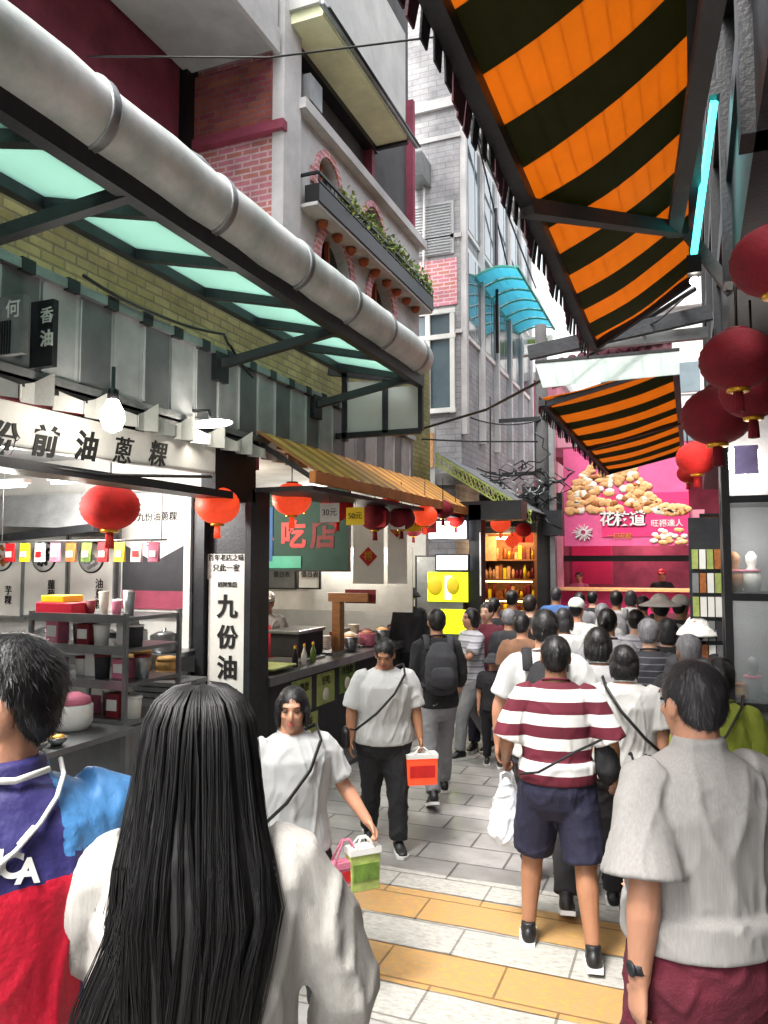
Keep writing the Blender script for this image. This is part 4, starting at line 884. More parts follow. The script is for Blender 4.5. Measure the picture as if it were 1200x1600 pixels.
for i, (yy, xx, m1, lab) in enumerate(((6.6, -3.95, 'leaf_pale', 'pale green cutting board at the near end of the black counter'), )):
    t = thing('cutting_board', lab, 'board', (xx, yy, 1.05)); b = MB(); b.box(xx - .3, xx + .28, yy - .22, yy + .25, 1.052, 1.075); b.build('board', m1, t, bevel=.01); b = MB(); b.lathe((xx - .05, yy, 1.076), [(.06, 0), (.06, .1), (.045, .12), (.06, .2)], 16); b.build('cup_stack', 'leaf_pale', t)
t = thing('steel_steamer', 'black steamer box with steel lid standing on the black counter', 'steamer', (-4.1, 7.6, 1.05)); b = MB(); b.box(-4.3, -3.95, 7.4, 8.0, 1.052, 1.3); b.build('box', 'cloth_char', t, bevel=.01); b = MB(); b.box(-4.32, -3.93, 7.38, 8.02, 1.3, 1.34); b.build('lid', 'stainless', t, bevel=.01)
t = thing('wooden_rack', 'light wooden chopstick stand with red checked cloth on the black counter', 'stand', (-3.85, 8.1, 1.05)); b = MB(); b.box(-3.9, -3.8, 8.12, 8.25, 1.052, 1.62); b.build('upright', 'wood', t); b = MB(); b.box(-3.95, -3.45, 8.12, 8.2, 1.62, 1.72); b.build('rail', 'wood', t); b = MB(); b.box(-3.78, -3.4, 8.22, 8.25, 1.6, 1.76); b.build('cloth', 'deep_red', t)
tubs = ['nearest', 'second', 'third', 'fourth', 'fifth', 'sixth', 'seventh', 'farthest']
for k in range(8):
    c = V((-3.82 - .12 * (k % 2), 8.45 + k * .26, 1.022)); t = thing('food_tray', ['steel', 'white', 'pink', 'dark'][k % 4] + ' food tub, ' + tubs[k] + ' of the row past the wooden stand', 'container', c, 0, 'tubs on the black counter'); b = MB(); b.lathe(c, [(.075, 0), (.1, .02), (.11, .16), (.105, .165)], 18); b.build('tub', ['stainless', 'white_paint', 'cloth_pink', 'cloth_char'][k % 4], t); b = MB(); b.lathe(c + V((0, 0, .15)), [(.1, 0), (.07, .03), (.02, .05)], 14); b.build('food', ['food_tan', 'food_white', 'food_brown', 'deep_red'][k % 4], t)
t, *_ = face_panel('back_wall_panel', 'plain white service wall behind the vendor in the second left shop', 'wall', 385, 855, 645, 950, 9.6, 'white_paint', .04)
for k, (a, c, m, lab) in enumerate(((418, 462, 'stainless', 'dark framed notice on the white service wall'), (468, 500, 'paper', 'white menu notice on the white service wall'))):
    t, *_ = face_panel('notice', lab, 'notice', a, 888, c, 918, 9.5, m, .02, 'black'); ftext(t, '價目表', (a + c) / 2, 898, 9.475, .09, bold=.002)
t, x0, x1, z0, z1 = face_panel('shop_banner', 'dark green banner with red and orange characters across the second left shop', 'banner', 392, 762, 546, 890, 8.0, 'green_banner', .03, 'iron_black')
for ch, px, py, m, s in (('小', 412, 838, 'lantern_lit', .26), ('吃', 458, 838, 'red', .34), ('店', 505, 838, 'deep_red', .34), ('芋圓', 458, 795, 'gold', .16)): ftext(t, ch, px, py, 7.965, s, m, bold=.012)
b = MB(); b.box(x0 + .25, x0 + .32, 7.955, 7.965, z0 + .1, z1 - .2); b.build('blue_stripe', 'cloth_blue', t); b = MB(); b.box(x0 + .02, x0 + .7, 7.957, 7.966, z0 + .02, z0 + .16); b.build('teal_band', 'teal', t)
for k, (a, c, lab) in enumerate(((552, 600, 'white hanging poster with red diamond character, left of the pair'), (606, 636, 'white hanging poster with red top, right of the pair'))):
    t, x0, x1, z0, z1 = face_panel('hanging_poster', lab, 'poster', a, 800, c, 912, 9.3, 'paper', .01)
    cx = (x0 + x1) / 2; b = MB(); r = .13 if k == 0 else .1; zc = z0 + (z1 - z0) * (.38 if k == 0 else .75)
    b.add([(cx, 9.285, zc - r), (cx + r, 9.285, zc), (cx, 9.285, zc + r), (cx - r, 9.285, zc)], [(0, 1, 2, 3)]); b.build('diamond', 'red', t); text('福' if k == 0 else '春', .13, (cx, 9.28, zc), (1, 0, 0), (0, 0, 1), 'gold', t, bold=.003, depth=.002)
    b = MB(); b.box(x0, x1, 9.28, 9.289, z1 - .14, z1 - .04); b.build('red_head', 'red' if k else 'yellow', t)

# shop 3: posters, screen, black column
t, x0, x1, z0, z1 = face_panel('drinks_cabinet', 'tall dark cabinet with lime yellow posters behind the walker in black', 'cabinet', 662, 870, 732, 1100, 10.9, 'galv', .3, 'iron_black')
b = MB(); z = ony(700, 920, 10.6).z; zz = ony(700, 935, 10.6).z; q0, q1 = ony(668, 930, 10.58).x, ony(731, 930, 10.58).x
b.box(q0, q1, 10.58, 10.6, ony(700, 940, 10.6).z, ony(700, 894, 10.6).z); a = b.build('poster', 'lime', t); b = MB(); b.box(q0 + .15, q1, 10.58, 10.6, ony(700, 990, 10.6).z, ony(700, 952, 10.6).z); b.build('poster', 'lime', t)
b = MB(); b.ell((q0 + .12, 10.57, ony(700, 915, 10.6).z), (.12, .02, .14)); b.ell((q0 + .38, 10.57, ony(700, 915, 10.6).z), (.1, .02, .13)); b.build('fruit_picture', 'yellow', a); b = MB(); b.box((q0 + q1) / 2 - .03, (q0 + q1) / 2 + .06, 10.565, 10.58, ony(700, 936, 10.6).z, ony(700, 900, 10.6).z); b.build('cup_picture', 'screen', a)
t, *_ = face_panel('menu_screen', 'glowing pale menu screen beside the black column', 'screen', 672, 814, 730, 842, 10.6, 'screen', .05, 'iron_black')
t, *_ = face_panel('menu_screen', 'lower white lit menu panel above the lime posters', 'screen', 684, 868, 732, 890, 10.6, 'screen', .05, 'iron_black')
t = thing('black_column', 'square black column between the lime posters and the warm lit shop', 'column', (-2.95, 10.9, 0)); x0, x1 = ony(733, 900, 10.7).x, ony(752, 900, 10.7).x
b = MB(); b.box(x0, x1, 10.7, 10.95, .0, 2.9); b.build('shaft', 'iron_black', t); b = MB(); b.box(x0 - .04, x1 + .04, 10.66, 10.99, 0, .2); b.build('base', 'iron_black', t)
b = MB(); b.box(x1 - .02, x1, 10.685, 10.7, 1.6, 2.5); b.build('trim', 'white_paint', t)
# roof over shop 3/4
t = thing('dark_lintel', 'long black lintel over the far left shop openings', 'beam', (-3.2, 11, 2.8)); b = MB(); b.box(-3.7, -2.2, 10.7, 11.1, 2.68, 2.95); b.box(-3.7, -2.1, 13.7, 13.9, 2.6, 3.3); b.build('beam', 'iron_black', t)

# shop 4: warm shelves
t = thing('lit_shelf_shop', 'warm lit souvenir shelves full of brown and gold goods in the far left shop', 'shelves', (-3.2, 14, 0))
x0, x1 = ony(752, 900, 14).x, ony(836, 900, 14).x; zb, zt = ony(790, 945, 14).z, ony(790, 848, 14).z
b = MB(); b.box(x0 - .05, x1 + .05, 14.35, 14.4, 0, 3.4); b.box(x0 - .05, x0, 13.95, 14.35, 0, 3); b.box(x1, x1 + .05, 13.95, 14.35, 0, 3); b.build('cabinet', 'wood', t)
for k in range(6): z = .3 + k * .36; b = MB(); b.box(x0, x1, 13.98, 14.35, z, z + .03); b.build('shelf', 'wood', t)
b = MB(); rnd = random.Random(5)
for k in range(6):
    z = .33 + k * .36
    for j in range(13):
        x = x0 + .04 + j * (x1 - x0 - .06) / 13; h = rnd.uniform(.12, .26); 
        if rnd.random() < .5: b.box(x, x + .06, 14.05, 14.2, z, z + h, rnd.randrange(5))
        else: b.lathe((x + .035, 14.1, z), [(.03, 0), (.035, h * .6), (.015, h)], 8, rnd.randrange(5))
gd = b.build('goods', ['gold', 'food_brown', 'food_tan', 'deep_red', 'yellow'], t); gd['kind'] = 'stuff'
b = MB(); b.box(x0 + .05, x1 - .05, 14.0, 14.05, 2.5, 2.54); b.build('light_strip', 'warm_lamp', t)
for r in range(3):
    b = MB(); b.tube([(x0 + .05, 13.99, .66 + .36 * (r + 1) - .02), (x1 - .05, 13.99, .66 + .36 * (r + 1) - .02)], .008); b.build('shelf_lamp', 'warm_lamp', t)
b = MB(); b.box(x0, x0 + .3, 13.93, 13.97, 2.1, 2.55); b.build('price_board', 'food_tan', t)
t, *_ = face_panel('shop_lightbox', 'glowing orange red box sign above the warm lit souvenir shelves', 'sign', 800, 832, 833, 848, 13.6, 'lantern_lit', .12)

# utility pole with tangled wires
t = thing('utility_pole', 'grey utility pole with metal brackets and cable tangle left of the pink shop', 'pole', (-2.25, 12.6, 0)); P0 = ony(850, 900, 12.6)
b = MB(); b.tube([(P0.x, 12.6, 0), (P0.x, 12.6, 6.0)], [.12, .095], 16); b.build('shaft', 'concrete_dark', t)
b = MB(); b.box(P0.x + .12, P0.x + .2, 12.5, 12.7, .2, 4.6); b.build('cable_duct', 'galv', t)
b = MB(); b.box(P0.x - .3, P0.x - .1, 12.4, 12.6, 2.9, 3.3); b.build('equipment_box', 'steel_dark', t); b = MB(); b.box(P0.x + .02, P0.x + .34, 12.3, 12.6, 2.5, 2.9); b.build('equipment_box', 'steel_dark', t); b = MB(); b.box(P0.x - .7, P0.x - .1, 12.5, 12.56, 3.5, 3.56); b.box(P0.x - .7, P0.x + .3, 12.5, 12.56, 4.4, 4.46); b.build('cross_arm', 'steel_dark', t)
rnd = random.Random(9); b = MB()
for k in range(26):
    c = V((P0.x - rnd.uniform(-.1, .7), 12.45 + rnd.uniform(-.2, .2), 3.0 + rnd.uniform(-.1, .7))); pts = [c]
    for j in range(7): c = c + V((rnd.uniform(-.2, .2), rnd.uniform(-.1, .1), rnd.uniform(-.14, .14))); pts.append(c)
    b.tube(pts, .012, 5)
b.build('cable_tangle', 'black', t); b = MB()
for k in range(6):
    c = V((P0.x - rnd.uniform(0, .6), 12.4, 3.1 + rnd.uniform(0, .5))); b.tube([c + V((.12 * cos(a), 0, .12 * sin(a))) for a in [i * .7 for i in range(10)]], .012, 5)
b.build('cable_coil', 'galv', t)
def wire(label, pts, r=.01, sag=0, m='black', name='overhead_wire'):
    P = [V(p) for p in pts]; out = []
    for a, c in zip(P[:-1], P[1:]):
        for i in range(8): f = i / 8; out.append(a.lerp(c, f) - V((0, 0, sag * 4 * f * (1 - f))))
    out.append(P[-1]); b = MB(); b.tube(out, r, 6); return tag(b.build(name, m), label, 'wire')
wire('thin black wire crossing high from the duct to the near striped awning', [ony(135, 88, 4.2), ony(420, 90, 4.5), ony(700, 55, 4.0)], .007)
wire('thick black cable rising across the street from the lane gap to the right shop front', [ony(612, 684, 11), ony(760, 640, 8.5), ony(930, 550, 6), ony(1085, 452, 4.8)], .016)
wire('second thin cable sagging just under the thick black one', [ony(612, 684, 11), ony(740, 690, 11), ony(840, 690, 11.5)], .012)
wire('black cable looping under the far left of the mint glass canopy', [onx(130, 430, -3.55), onx(240, 490, -3.52), onx(350, 522, -3.5), onx(360, 540, -3.5), onx(395, 590, -3.55)], .012, .02)
wire('short slack wire hanging beneath the grey steel beam', [ony(1080, 455, 4.9), ony(1030, 500, 4.9), ony(880, 580, 6)], .006)
wire('wire running level from the utility pole to the grey tiled building', [(P0.x, 12.5, 4.4), (-3.4, 12.4, 4.5)], .012, .1)
wire('pair end wire dropping from the lattice awning to the pole', [(P0.x, 12.5, 3.6), (-3.0, 11.3, 3.5)], .012, .12)
wire('upright service cable in the lane gap beside the white wall', [ony(608, 690, 11.5), ony(605, 640, 11.5)], .012)
wire('long vertical black cable along the tiled building corner', [ony(766, 620, 12.1), ony(766, 800, 12.1)], .012)

# ================================================================ PINK SHOP at the end
YP = 16.4
t = thing('pink_shop', 'magenta fronted fried squid shop with pink posts closing the street', 'shop', (-1, YP, 0))
x0, x1 = ony(872, 900, YP).x, ony(1100, 900, YP).x
b = MB(); b.box(x0 - .1, x1 + 2.2, YP + 1.6, YP + 1.7, 0, 4.6); b.box(x0 - .1, x0, YP + .1, YP + 1.6, 0, 3); b.build('back_wall', 'maroon_wall', t)
b = MB(); b.box(x0 - .1, x1 + 2, YP, YP + 1.6, 4.3, 4.5); b.build('roof', 'maroon_wall', t)
for px in (872, 1092):
    x = ony(px, 900, YP).x; b = MB(); b.box(x - .13, x + .13, YP - .25, YP - .05, 0, 3.1); b.build('post', 'pink_plaster', t)
zt = ony(980, 868, YP).z; b = MB(); b.box(x0 + .1, x1 - .1, YP - .05, YP + .02, zt - .12, zt); b.build('lintel', 'iron_black', t)
b = MB(); b.box(x0 + .1, x1 - .2, YP - .3, YP + .3, .7, 1.5); b.build('service_counter', 'magenta', t)
b = MB(); b.box(x0 + .1, x1 - .2, YP - .5, YP + .35, 1.5, 1.55); b.build('counter_top', 'food_tan', t)
b = MB(); b.box(ony(885, 900, YP).x, ony(950, 900, YP).x, YP + .9, YP + .95, 1.6, 2.5); b.build('inner_poster', 'magenta', t)
t = thing('shop_banner', 'big pink banner with fried food picture and the white characters 花枝道', 'banner', (-1, YP, 2.6))
def q(px, py, dy=0): return ony(px, py, YP - .35 + dy)
A, B_ = q(880, 702), q(1078, 852); b = MB(); b.box(A.x, B_.x, YP - .36, YP - .3, B_.z, A.z); b.build('cloth', 'hot_pink', t)
b = MB(); z0, z1 = q(0, 850).z, q(0, 802).z; b.box(q(925, 0).x, B_.x, YP - .372, YP - .36, z0, z1); b.build('red_band', 'magenta', t)
b = MB(); rnd = random.Random(3)
for k in range(190):
    px = rnd.uniform(890, 1072); top = 800 - 75 * sin(pi * min(1, max(0, (px - 880) / 150))) ** .8 - 8; py = rnd.uniform(max(712, top), 800); p = q(px, py, -.02)
    b.ell(p, (rnd.uniform(.06, .13), .02, rnd.uniform(.05, .1)), 10, 7, 0 if rnd.random() < .72 else (1 if rnd.random() < .6 else 2))
fd = b.build('fried_food_picture', ['food_tan', 'food_white', 'food_brown'], t)
b = MB()
for k in range(26):
    p = q(rnd.uniform(1020, 1070), rnd.uniform(826, 848), -.02); b.ell(p, (.07, .015, .045), 8, 6, k % 2)
b.build('snack_picture', ['food_tan', 'food_white'], t)
for ch, px in (('花', 949), ('枝', 972), ('道', 996)): p = q(px, 812, -.03); text(ch, .31, p + V((.012, 0, -.014)), (1, 0, 0), (0, 0, 1), 'ink', t, bold=.014, depth=.002); text(ch, .31, p + V((0, -.01, 0)), (1, 0, 0), (0, 0, 1), 'white_paint', t, bold=.006, depth=.004)
p = q(1042, 818, -.03); text('旺福達人', .15, p, (1, 0, 0), (0, 0, 1), 'white_paint', t, bold=.004, depth=.003)
p = q(968, 838, -.03); text('一口花枝', .12, p, (1, 0, 0), (0, 0, 1), 'gold', t, bold=.002, depth=.003)
b = MB(); c = q(911, 832, -.04)      # white squid-like emblem: radiating strokes in a ring
for k in range(22): a = k * 2 * pi / 22; b.beam(c + V((.05 * cos(a), 0, .05 * sin(a))), c + V(((.16 + .03 * (k % 3)) * cos(a), 0, (.14 + .03 * (k % 2)) * sin(a))), .016)
b.tube([c + V((.06 * cos(i * .6), 0, .06 * sin(i * .6))) for i in range(12)], .012, 5); b.build('emblem', 'white_paint', t)
# right side window of the market building, lit case
t = thing('display_case', 'tall glass display case with black frame and lit top against the right edge', 'case', (.2, 4.6, 0)); YC = 4.6
def q(px, py): return ony(px, py, YC)
xa, xb = q(1137, 900).x, .62
b = MB()
for z in (q(0, 812).z, q(0, 915).z, q(0, 1030).z, q(0, 690).z): b.box(xa, xb, YC - .02, YC + .4, z - .02, z + .02)
b.box(xa - .02, xa + .02, YC - .03, YC + .03, .02, q(0, 688).z); b.box(xa - .02, xa + .02, YC + .37, YC + .42, .02, q(0, 688).z); b.build('frame', 'iron_black', t)
b = MB(); b.box(xa + .03, xb, YC + .02, YC + .38, .06, q(0, 1032).z); b.build('base_panel', 'cloth_grey', t)
b = MB(); b.box(xa + .02, xb, YC, YC + .005, q(0, 1028).z, q(0, 815).z); b.build('glass', 'glass', t)
b = MB(); b.box(xa, xb, YC + .38, YC + .4, q(0, 1028).z, q(0, 690).z); b.build('back_panel', 'cloth_grey', t)
b = MB(); b.box(xa + .03, xb, YC + .3, YC + .36, q(0, 808).z, q(0, 700).z); b.build('lit_panel', 'cloth_grey', t)
b = MB(); b.ell(q(1165, 715) + V((0, .1, 0)), (.1, .08, .08)); b.build('bulb', 'lamp_white', t)
b = MB(); b.box(xa + .05, xa + .17, YC + .01, YC + .02, q(0, 785).z, q(0, 755).z); b.build('bluish_card', 'cloth_purple', t)
for k, (px, py, lab, m1) in enumerate(((1150, 905, 'wooden carved figure on the upper shelf of the right display case', 'wood'), (1178, 908, 'white vase on the upper shelf of the right display case', 'white_paint'), (1152, 1024, 'orange box on the lower shelf of the right display case', 'food_brown'), (1178, 1022, 'grey figurine with pink band on the lower shelf of the right display case', 'cloth_grey'))):
    p = q(px, py) + V((0, .15, 0)); p.z = q(0, 915 if k < 2 else 1030).z + .022; tt = thing('souvenir', lab, 'souvenir', p, 0, 'souvenirs in the display case'); b = MB()
    if k == 2: b.box(p.x - .05, p.x + .05, p.y - .04, p.y + .04, p.z, p.z + .08); b.build('body', m1, tt, bevel=.004); b = MB(); b.box(p.x - .03, p.x + .03, p.y - .042, p.y - .0405, p.z + .02, p.z + .06); b.build('label_patch', 'gold', tt)
    else: b.lathe(p, [(.035, 0), (.05, .05), (.045, .1), (.02, .14), (.03, .17), (.03, .2), (.01, .225)], 18); b.build('body', m1, tt); b = MB(); b.lathe(p + V((0, 0, .11)), [(.046, 0), (.046, .015)], 18); b.build('band', 'cloth_pink', tt)
t = thing('tube_sign', 'slanting cyan green light tube on the dark right shop front', 'sign', ony(1098, 270, 3.6)); a, c = ony(1116, 158, 3.2), ony(1084, 398, 3.6)
b = MB(); b.beam(a, c, .022, .04); b.build('tube', 'cyan_tube', t); b = MB(); b.obox(c + V((0, 0, -.05)), (.03, 0, 0), (0, .03, 0), (0, 0, .04)); b.build('socket', 'iron_black', t); b = MB(); b.obox(a + V((0, 0, .04)), (.02, 0, 0), (0, .03, 0), (0, 0, .03)); b.build('socket', 'iron_black', t)
b = MB(); b.ell(c + V((-.0, 0, -.12)), (.02, .02, .02)); b.build('small_bulb', 'lamp_white', t)
t = thing('shop_goods_rack', 'narrow rack of packets and cards hanging beside the right display case', 'rack', (.05, 6, 0))
b = MB(); b.box(-.02, .2, 6.0, 6.04, .1, 2.4); b.build('board', 'steel_dark', t); rnd = random.Random(12); b = MB()
for k in range(40): z = .5 + (k // 4) * .17; x = .0 + (k % 4) * .05; b.box(x, x + .042, 5.97, 5.995, z, z + .14, rnd.randrange(5))
b.build('packets', ['paper', 'food_brown', 'cloth_char', 'leaf_pale', 'galv'], t)
t, *_ = face_panel('food_photo_board', 'brown food photo board above the packet rack on the right', 'board', 1098, 806, 1132, 862, 7.0, 'food_brown', .03, 'iron_black')

# ================================================================ LANTERNS
def make_lantern(label, c, r, m, squash=.82, tassel=True, hang=.25):
    t = thing('red_lantern', label, 'lantern', c, random.uniform(0, 3), 'red paper lanterns over the street'); b = MB(); n = 36; seg = 22; vs = []; fs = []
    for i in range(seg + 1):
        th = .28 + (pi - .56) * i / seg; rr = sin(th) * (1 - .028 * (i % 2))
        for j in range(n): k = 1 + .006 * cos(j * pi) ; vs.append((r * rr * cos(2 * pi * j / n) * k, r * rr * sin(2 * pi * j / n) * k, r * squash * cos(th) ))
    for i in range(seg):
        for j in range(n): fs.append((i * n + j, (i + 1) * n + j, (i + 1) * n + (j + 1) % n, i * n + (j + 1) % n))
    b.add(vs, fs, 0, True); b.build('paper_shade', m, t, True)
    b = MB(); z = r * squash * .96; b.lathe((0, 0, z - .01), [(r * .3, 0), (r * .3, r * .12), (r * .26, r * .13)], 18); b.build('top_cap', 'deep_red', t, True); b = MB(); b.lathe((0, 0, -z - r * .1), [(r * .26, 0), (r * .3, r * .02), (r * .3, r * .12)], 18); b.build('bottom_cap', 'gold', t, True)
    b = MB(); b.tube([(0, 0, z), (0, 0, z + hang)], .006, 5); b.build('cord', 'black', t, True)
    if tassel:
        b = MB()
        for j in range(14): a = j * .45; b.tube([(r * .1 * cos(a), r * .1 * sin(a), -z - r * .1), (r * .13 * cos(a), r * .13 * sin(a), -z - r * .65)], .006, 4)
        b.build('tassel', m, t, True)
    return t
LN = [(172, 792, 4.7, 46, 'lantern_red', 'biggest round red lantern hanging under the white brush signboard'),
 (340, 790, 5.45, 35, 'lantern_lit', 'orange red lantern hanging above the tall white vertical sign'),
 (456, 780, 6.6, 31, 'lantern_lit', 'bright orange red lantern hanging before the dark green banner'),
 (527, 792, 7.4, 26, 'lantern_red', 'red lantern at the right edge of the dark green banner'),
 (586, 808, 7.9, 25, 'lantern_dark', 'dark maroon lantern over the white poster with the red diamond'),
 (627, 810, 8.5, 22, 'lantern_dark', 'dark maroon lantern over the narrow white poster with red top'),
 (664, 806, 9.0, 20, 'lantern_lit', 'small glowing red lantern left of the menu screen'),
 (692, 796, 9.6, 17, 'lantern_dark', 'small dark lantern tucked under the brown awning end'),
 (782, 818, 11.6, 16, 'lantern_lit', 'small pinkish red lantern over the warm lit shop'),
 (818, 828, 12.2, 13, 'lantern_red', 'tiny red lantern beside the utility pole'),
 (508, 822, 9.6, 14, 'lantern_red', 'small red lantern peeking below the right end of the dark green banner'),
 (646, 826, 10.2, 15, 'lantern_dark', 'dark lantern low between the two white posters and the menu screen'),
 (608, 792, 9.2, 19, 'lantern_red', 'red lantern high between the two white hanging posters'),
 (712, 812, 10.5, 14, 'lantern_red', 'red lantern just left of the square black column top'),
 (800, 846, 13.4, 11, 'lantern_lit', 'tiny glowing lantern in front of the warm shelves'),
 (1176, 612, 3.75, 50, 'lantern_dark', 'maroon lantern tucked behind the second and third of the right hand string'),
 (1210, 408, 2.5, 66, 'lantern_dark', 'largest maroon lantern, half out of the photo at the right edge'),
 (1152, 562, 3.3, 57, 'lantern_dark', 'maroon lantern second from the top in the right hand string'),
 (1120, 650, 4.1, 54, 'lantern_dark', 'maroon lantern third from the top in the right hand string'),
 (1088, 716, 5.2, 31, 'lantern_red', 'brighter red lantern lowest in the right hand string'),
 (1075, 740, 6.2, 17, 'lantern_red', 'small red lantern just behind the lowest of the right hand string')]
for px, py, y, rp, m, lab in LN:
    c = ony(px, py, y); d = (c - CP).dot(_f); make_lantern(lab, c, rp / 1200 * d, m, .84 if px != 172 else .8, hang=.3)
# lamps on the left
p = ony(176, 650, 3.65); t = thing('bulb_lamp', 'big glaring white bulb lamp in front of the white brush signboard', 'lamp', p); b = MB(); b.lathe(p, [(.01, -.1), (.05, -.08), (.072, -.02), (.066, .03), (.035, .09), (.03, .1)], 24); b.build('bulb', 'lamp_white', t); b = MB(); b.lathe(p, [(.034, .1), (.034, .16), (.012, .17), (.012, .3)], 16); b.build('socket', 'iron_black', t)
p = ony(330, 662, 4.9); t = thing('spot_lamp', 'wide white lit street lamp at the end of the white signboard', 'lamp', p); b = MB(); b.ell(p, (.19, .07, .03)); b.build('lit_shade', 'lamp_white', t); b = MB(); b.tube([p + V((0, 0, .02)), p + V((-.02, 0, .1)), p + V((-.3, .1, .14))], .014); b.build('arm', 'iron_black', t)
t, x0, x1, z0, z1 = face_panel('box_sign', 'pinkish box sign with tan patch above the orange red lantern', 'sign', 352, 672, 402, 734, 6.0, 'cloth_pink', .25, 'maroon_wall'); b = MB(); b.box(x0 + .09, x1 - .03, 5.73, 5.75, z0 + .06, z1 - .08); b.build('tan_patch', 'food_tan', t)
t, x0, x1, z0, z1 = face_panel('blade_sign', 'dark hanging blade sign with pale outlined characters, far left above the fascia', 'sign', 54, 470, 92, 578, 3.36, 'steel_dark', .04); ftext(t, '香', 73, 494, 3.315, .1, 'white_paint', bold=.003); ftext(t, '油', 73, 530, 3.315, .1, 'white_paint', bold=.003)
t, x0, x1, z0, z1 = face_panel('blade_sign', 'grey lattice sign panel with pale characters at the left edge of the photo', 'sign', -6, 462, 46, 560, 3.14, 'galv', .04); ftext(t, '何', 20, 484, 3.095, .11, 'white_paint', bold=.003)
b = MB()
for k in range(8): b.box(x0 + .01 + k * .019, x0 + .016 + k * .019, 3.09, 3.1, z0, z1 - .14)
b.build('lattice', 'steel_dark', t)

# small clutter of the stalls
rnd = random.Random(31); bc = ['soy dark', 'chilli red', 'pale vinegar', 'amber oil', 'green', 'white']; bm = ['cloth_black', 'deep_red', 'paper', 'food_brown', 'leaf', 'white_paint']
spot = ['nearest the cutting board', 'second from the cutting board', 'third from the cutting board', 'fourth from the cutting board', 'beside the steamer', 'last before the wooden stand']
for k in range(6):
    c = V((-3.75 - .05 * (k % 2), 6.95 + k * .1, 1.022)); t = thing('sauce_bottle', bc[k] + ' sauce bottle on the counter edge, ' + spot[k], 'bottle', c, 0, 'sauce bottles on the black counter'); b = MB(); b.lathe(c, [(.028, 0), (.03, .1), (.012, .15), (.01, .18)], 12); b.build('bottle_body', bm[k], t); b = MB(); b.lathe(c + V((0, 0, .18)), [(.014, 0), (.013, .025)], 10); b.build('bottle_cap', 'red' if k % 2 else 'yellow', t)
for k in range(4):
    c = V((-4.1, 8.35 + k * .28, 1.022)); t = thing('bowl_stack', 'stack of ' + ['white', 'red rimmed', 'grey', 'cream'][k] + ' bowls on the back of the black counter', 'bowls', c); b = MB()
    for j in range(6 + k): b.lathe(c + V((0, 0, j * .025)), [(.03, 0), (.07, .03), (.075, .05)], 16)
    b.build('bowls', ['white_paint', 'deep_red', 'galv', 'cream'][k], t)
for k in range(7):
    y = 6.6 + k * .6; t = thing('price_tag', ['first', 'second', 'third', 'fourth', 'fifth', 'sixth', 'seventh'][k] + ' small price card hanging under the brown awning, counted from the near end', 'tag', (-3.2, y, 2.7), 0, 'price cards under the brown awning'); b = MB(); b.box(-3.3, -3.1, y, y + .008, 2.46, 2.64); b.build('card', ['paper', 'yellow', 'red'][k % 3], t); b = MB(); b.tube([(-3.2, y + .004, 2.64), (-3.2, y + .004, 2.72)], .003, 4); b.build('string', 'black', t); text(['30元', '50元', '油粿', '40元'][k % 4], .08, (-3.2, y - .002, 2.55), (1, 0, 0), (0, 0, 1), 'ink', t, depth=.001)
for k in range(5):
    c = ony([30, 60, 95, 215, 262][k], [905, 890, 900, 990, 985][k], 5.3); c.z = [1.3, 1.3, 1.3, .952, .952][k]
for k in range(5):
    x = -5.6 + k * .33; c = V((x, 5.55, 1.3)); t = thing('soup_pot', ['dented steel', 'tall steel', 'black', 'white enamel', 'wide steel'][k] + ' pot on the ledge under the white menu boards', 'pot', c, 0, 'pots under the menu boards'); b = MB(); b.lathe(c, [(.11, 0), (.12, .02), (.12, .14 + .03 * (k % 2)), (.125, .145 + .03 * (k % 2))], 20); b.build('pot_body', ['stainless', 'galv', 'cloth_black', 'white_paint', 'stainless'][k], t); b = MB(); b.lathe(c + V((0, 0, .145 + .03 * (k % 2))), [(.12, 0), (.06, .03), (.015, .035), (.02, .06)], 16); b.build('lid', 'stainless', t)
t = thing('wall_ledge', 'steel wall ledge carrying pots below the white menu boards', 'ledge', (-5, 5.6, 1.3)); b = MB(); b.box(-6.2, -4.1, 5.35, 5.88, 1.26, 1.298); b.build('shelf', 'stainless', t); b = MB(); b.box(-6.2, -4.1, 5.8, 5.88, 1.1, 1.26); b.build('bracket', 'galv', t)

# more food and wares on the near left stall
m_('bamboo', '#c49a5a', .7, 0, .3, 20, .3, 60)
for k in range(3):
    c = V((-4.25 + k * .2, 5.2 + .1 * (k % 2), 1.13 if k < 2 else .952)); t = thing('bamboo_steamer', ['three tier bamboo steamer at the left of the steel counter', 'two tier bamboo steamer in the middle of the steel counter', 'single bamboo steamer at the right of the steel counter'][k], 'steamer', c, 0, 'bamboo steamers on the steel counter')
    for j in range(3 - k): b = MB(); b.lathe(c + V((0, 0, .07 * j)), [(.09, 0), (.095, .005), (.095, .06), (.09, .066)], 20); b.build('tier', 'bamboo', t)
    b = MB(); b.lathe(c + V((0, 0, .07 * (3 - k))), [(.095, 0), (.08, .025), (.02, .035)], 20); b.build('lid', 'bamboo', t)
rnd = random.Random(77); cn = ['red', 'yellow', 'white', 'pink', 'brown', 'green']; cmx = ['red', 'yellow', 'paper', 'cloth_pink', 'food_brown', 'leaf']
wh = ['leftmost', 'second from left', 'third from left', 'fourth from left', 'fifth from left', 'sixth from left', 'seventh from left', 'eighth from left', 'ninth from left', 'rightmost']
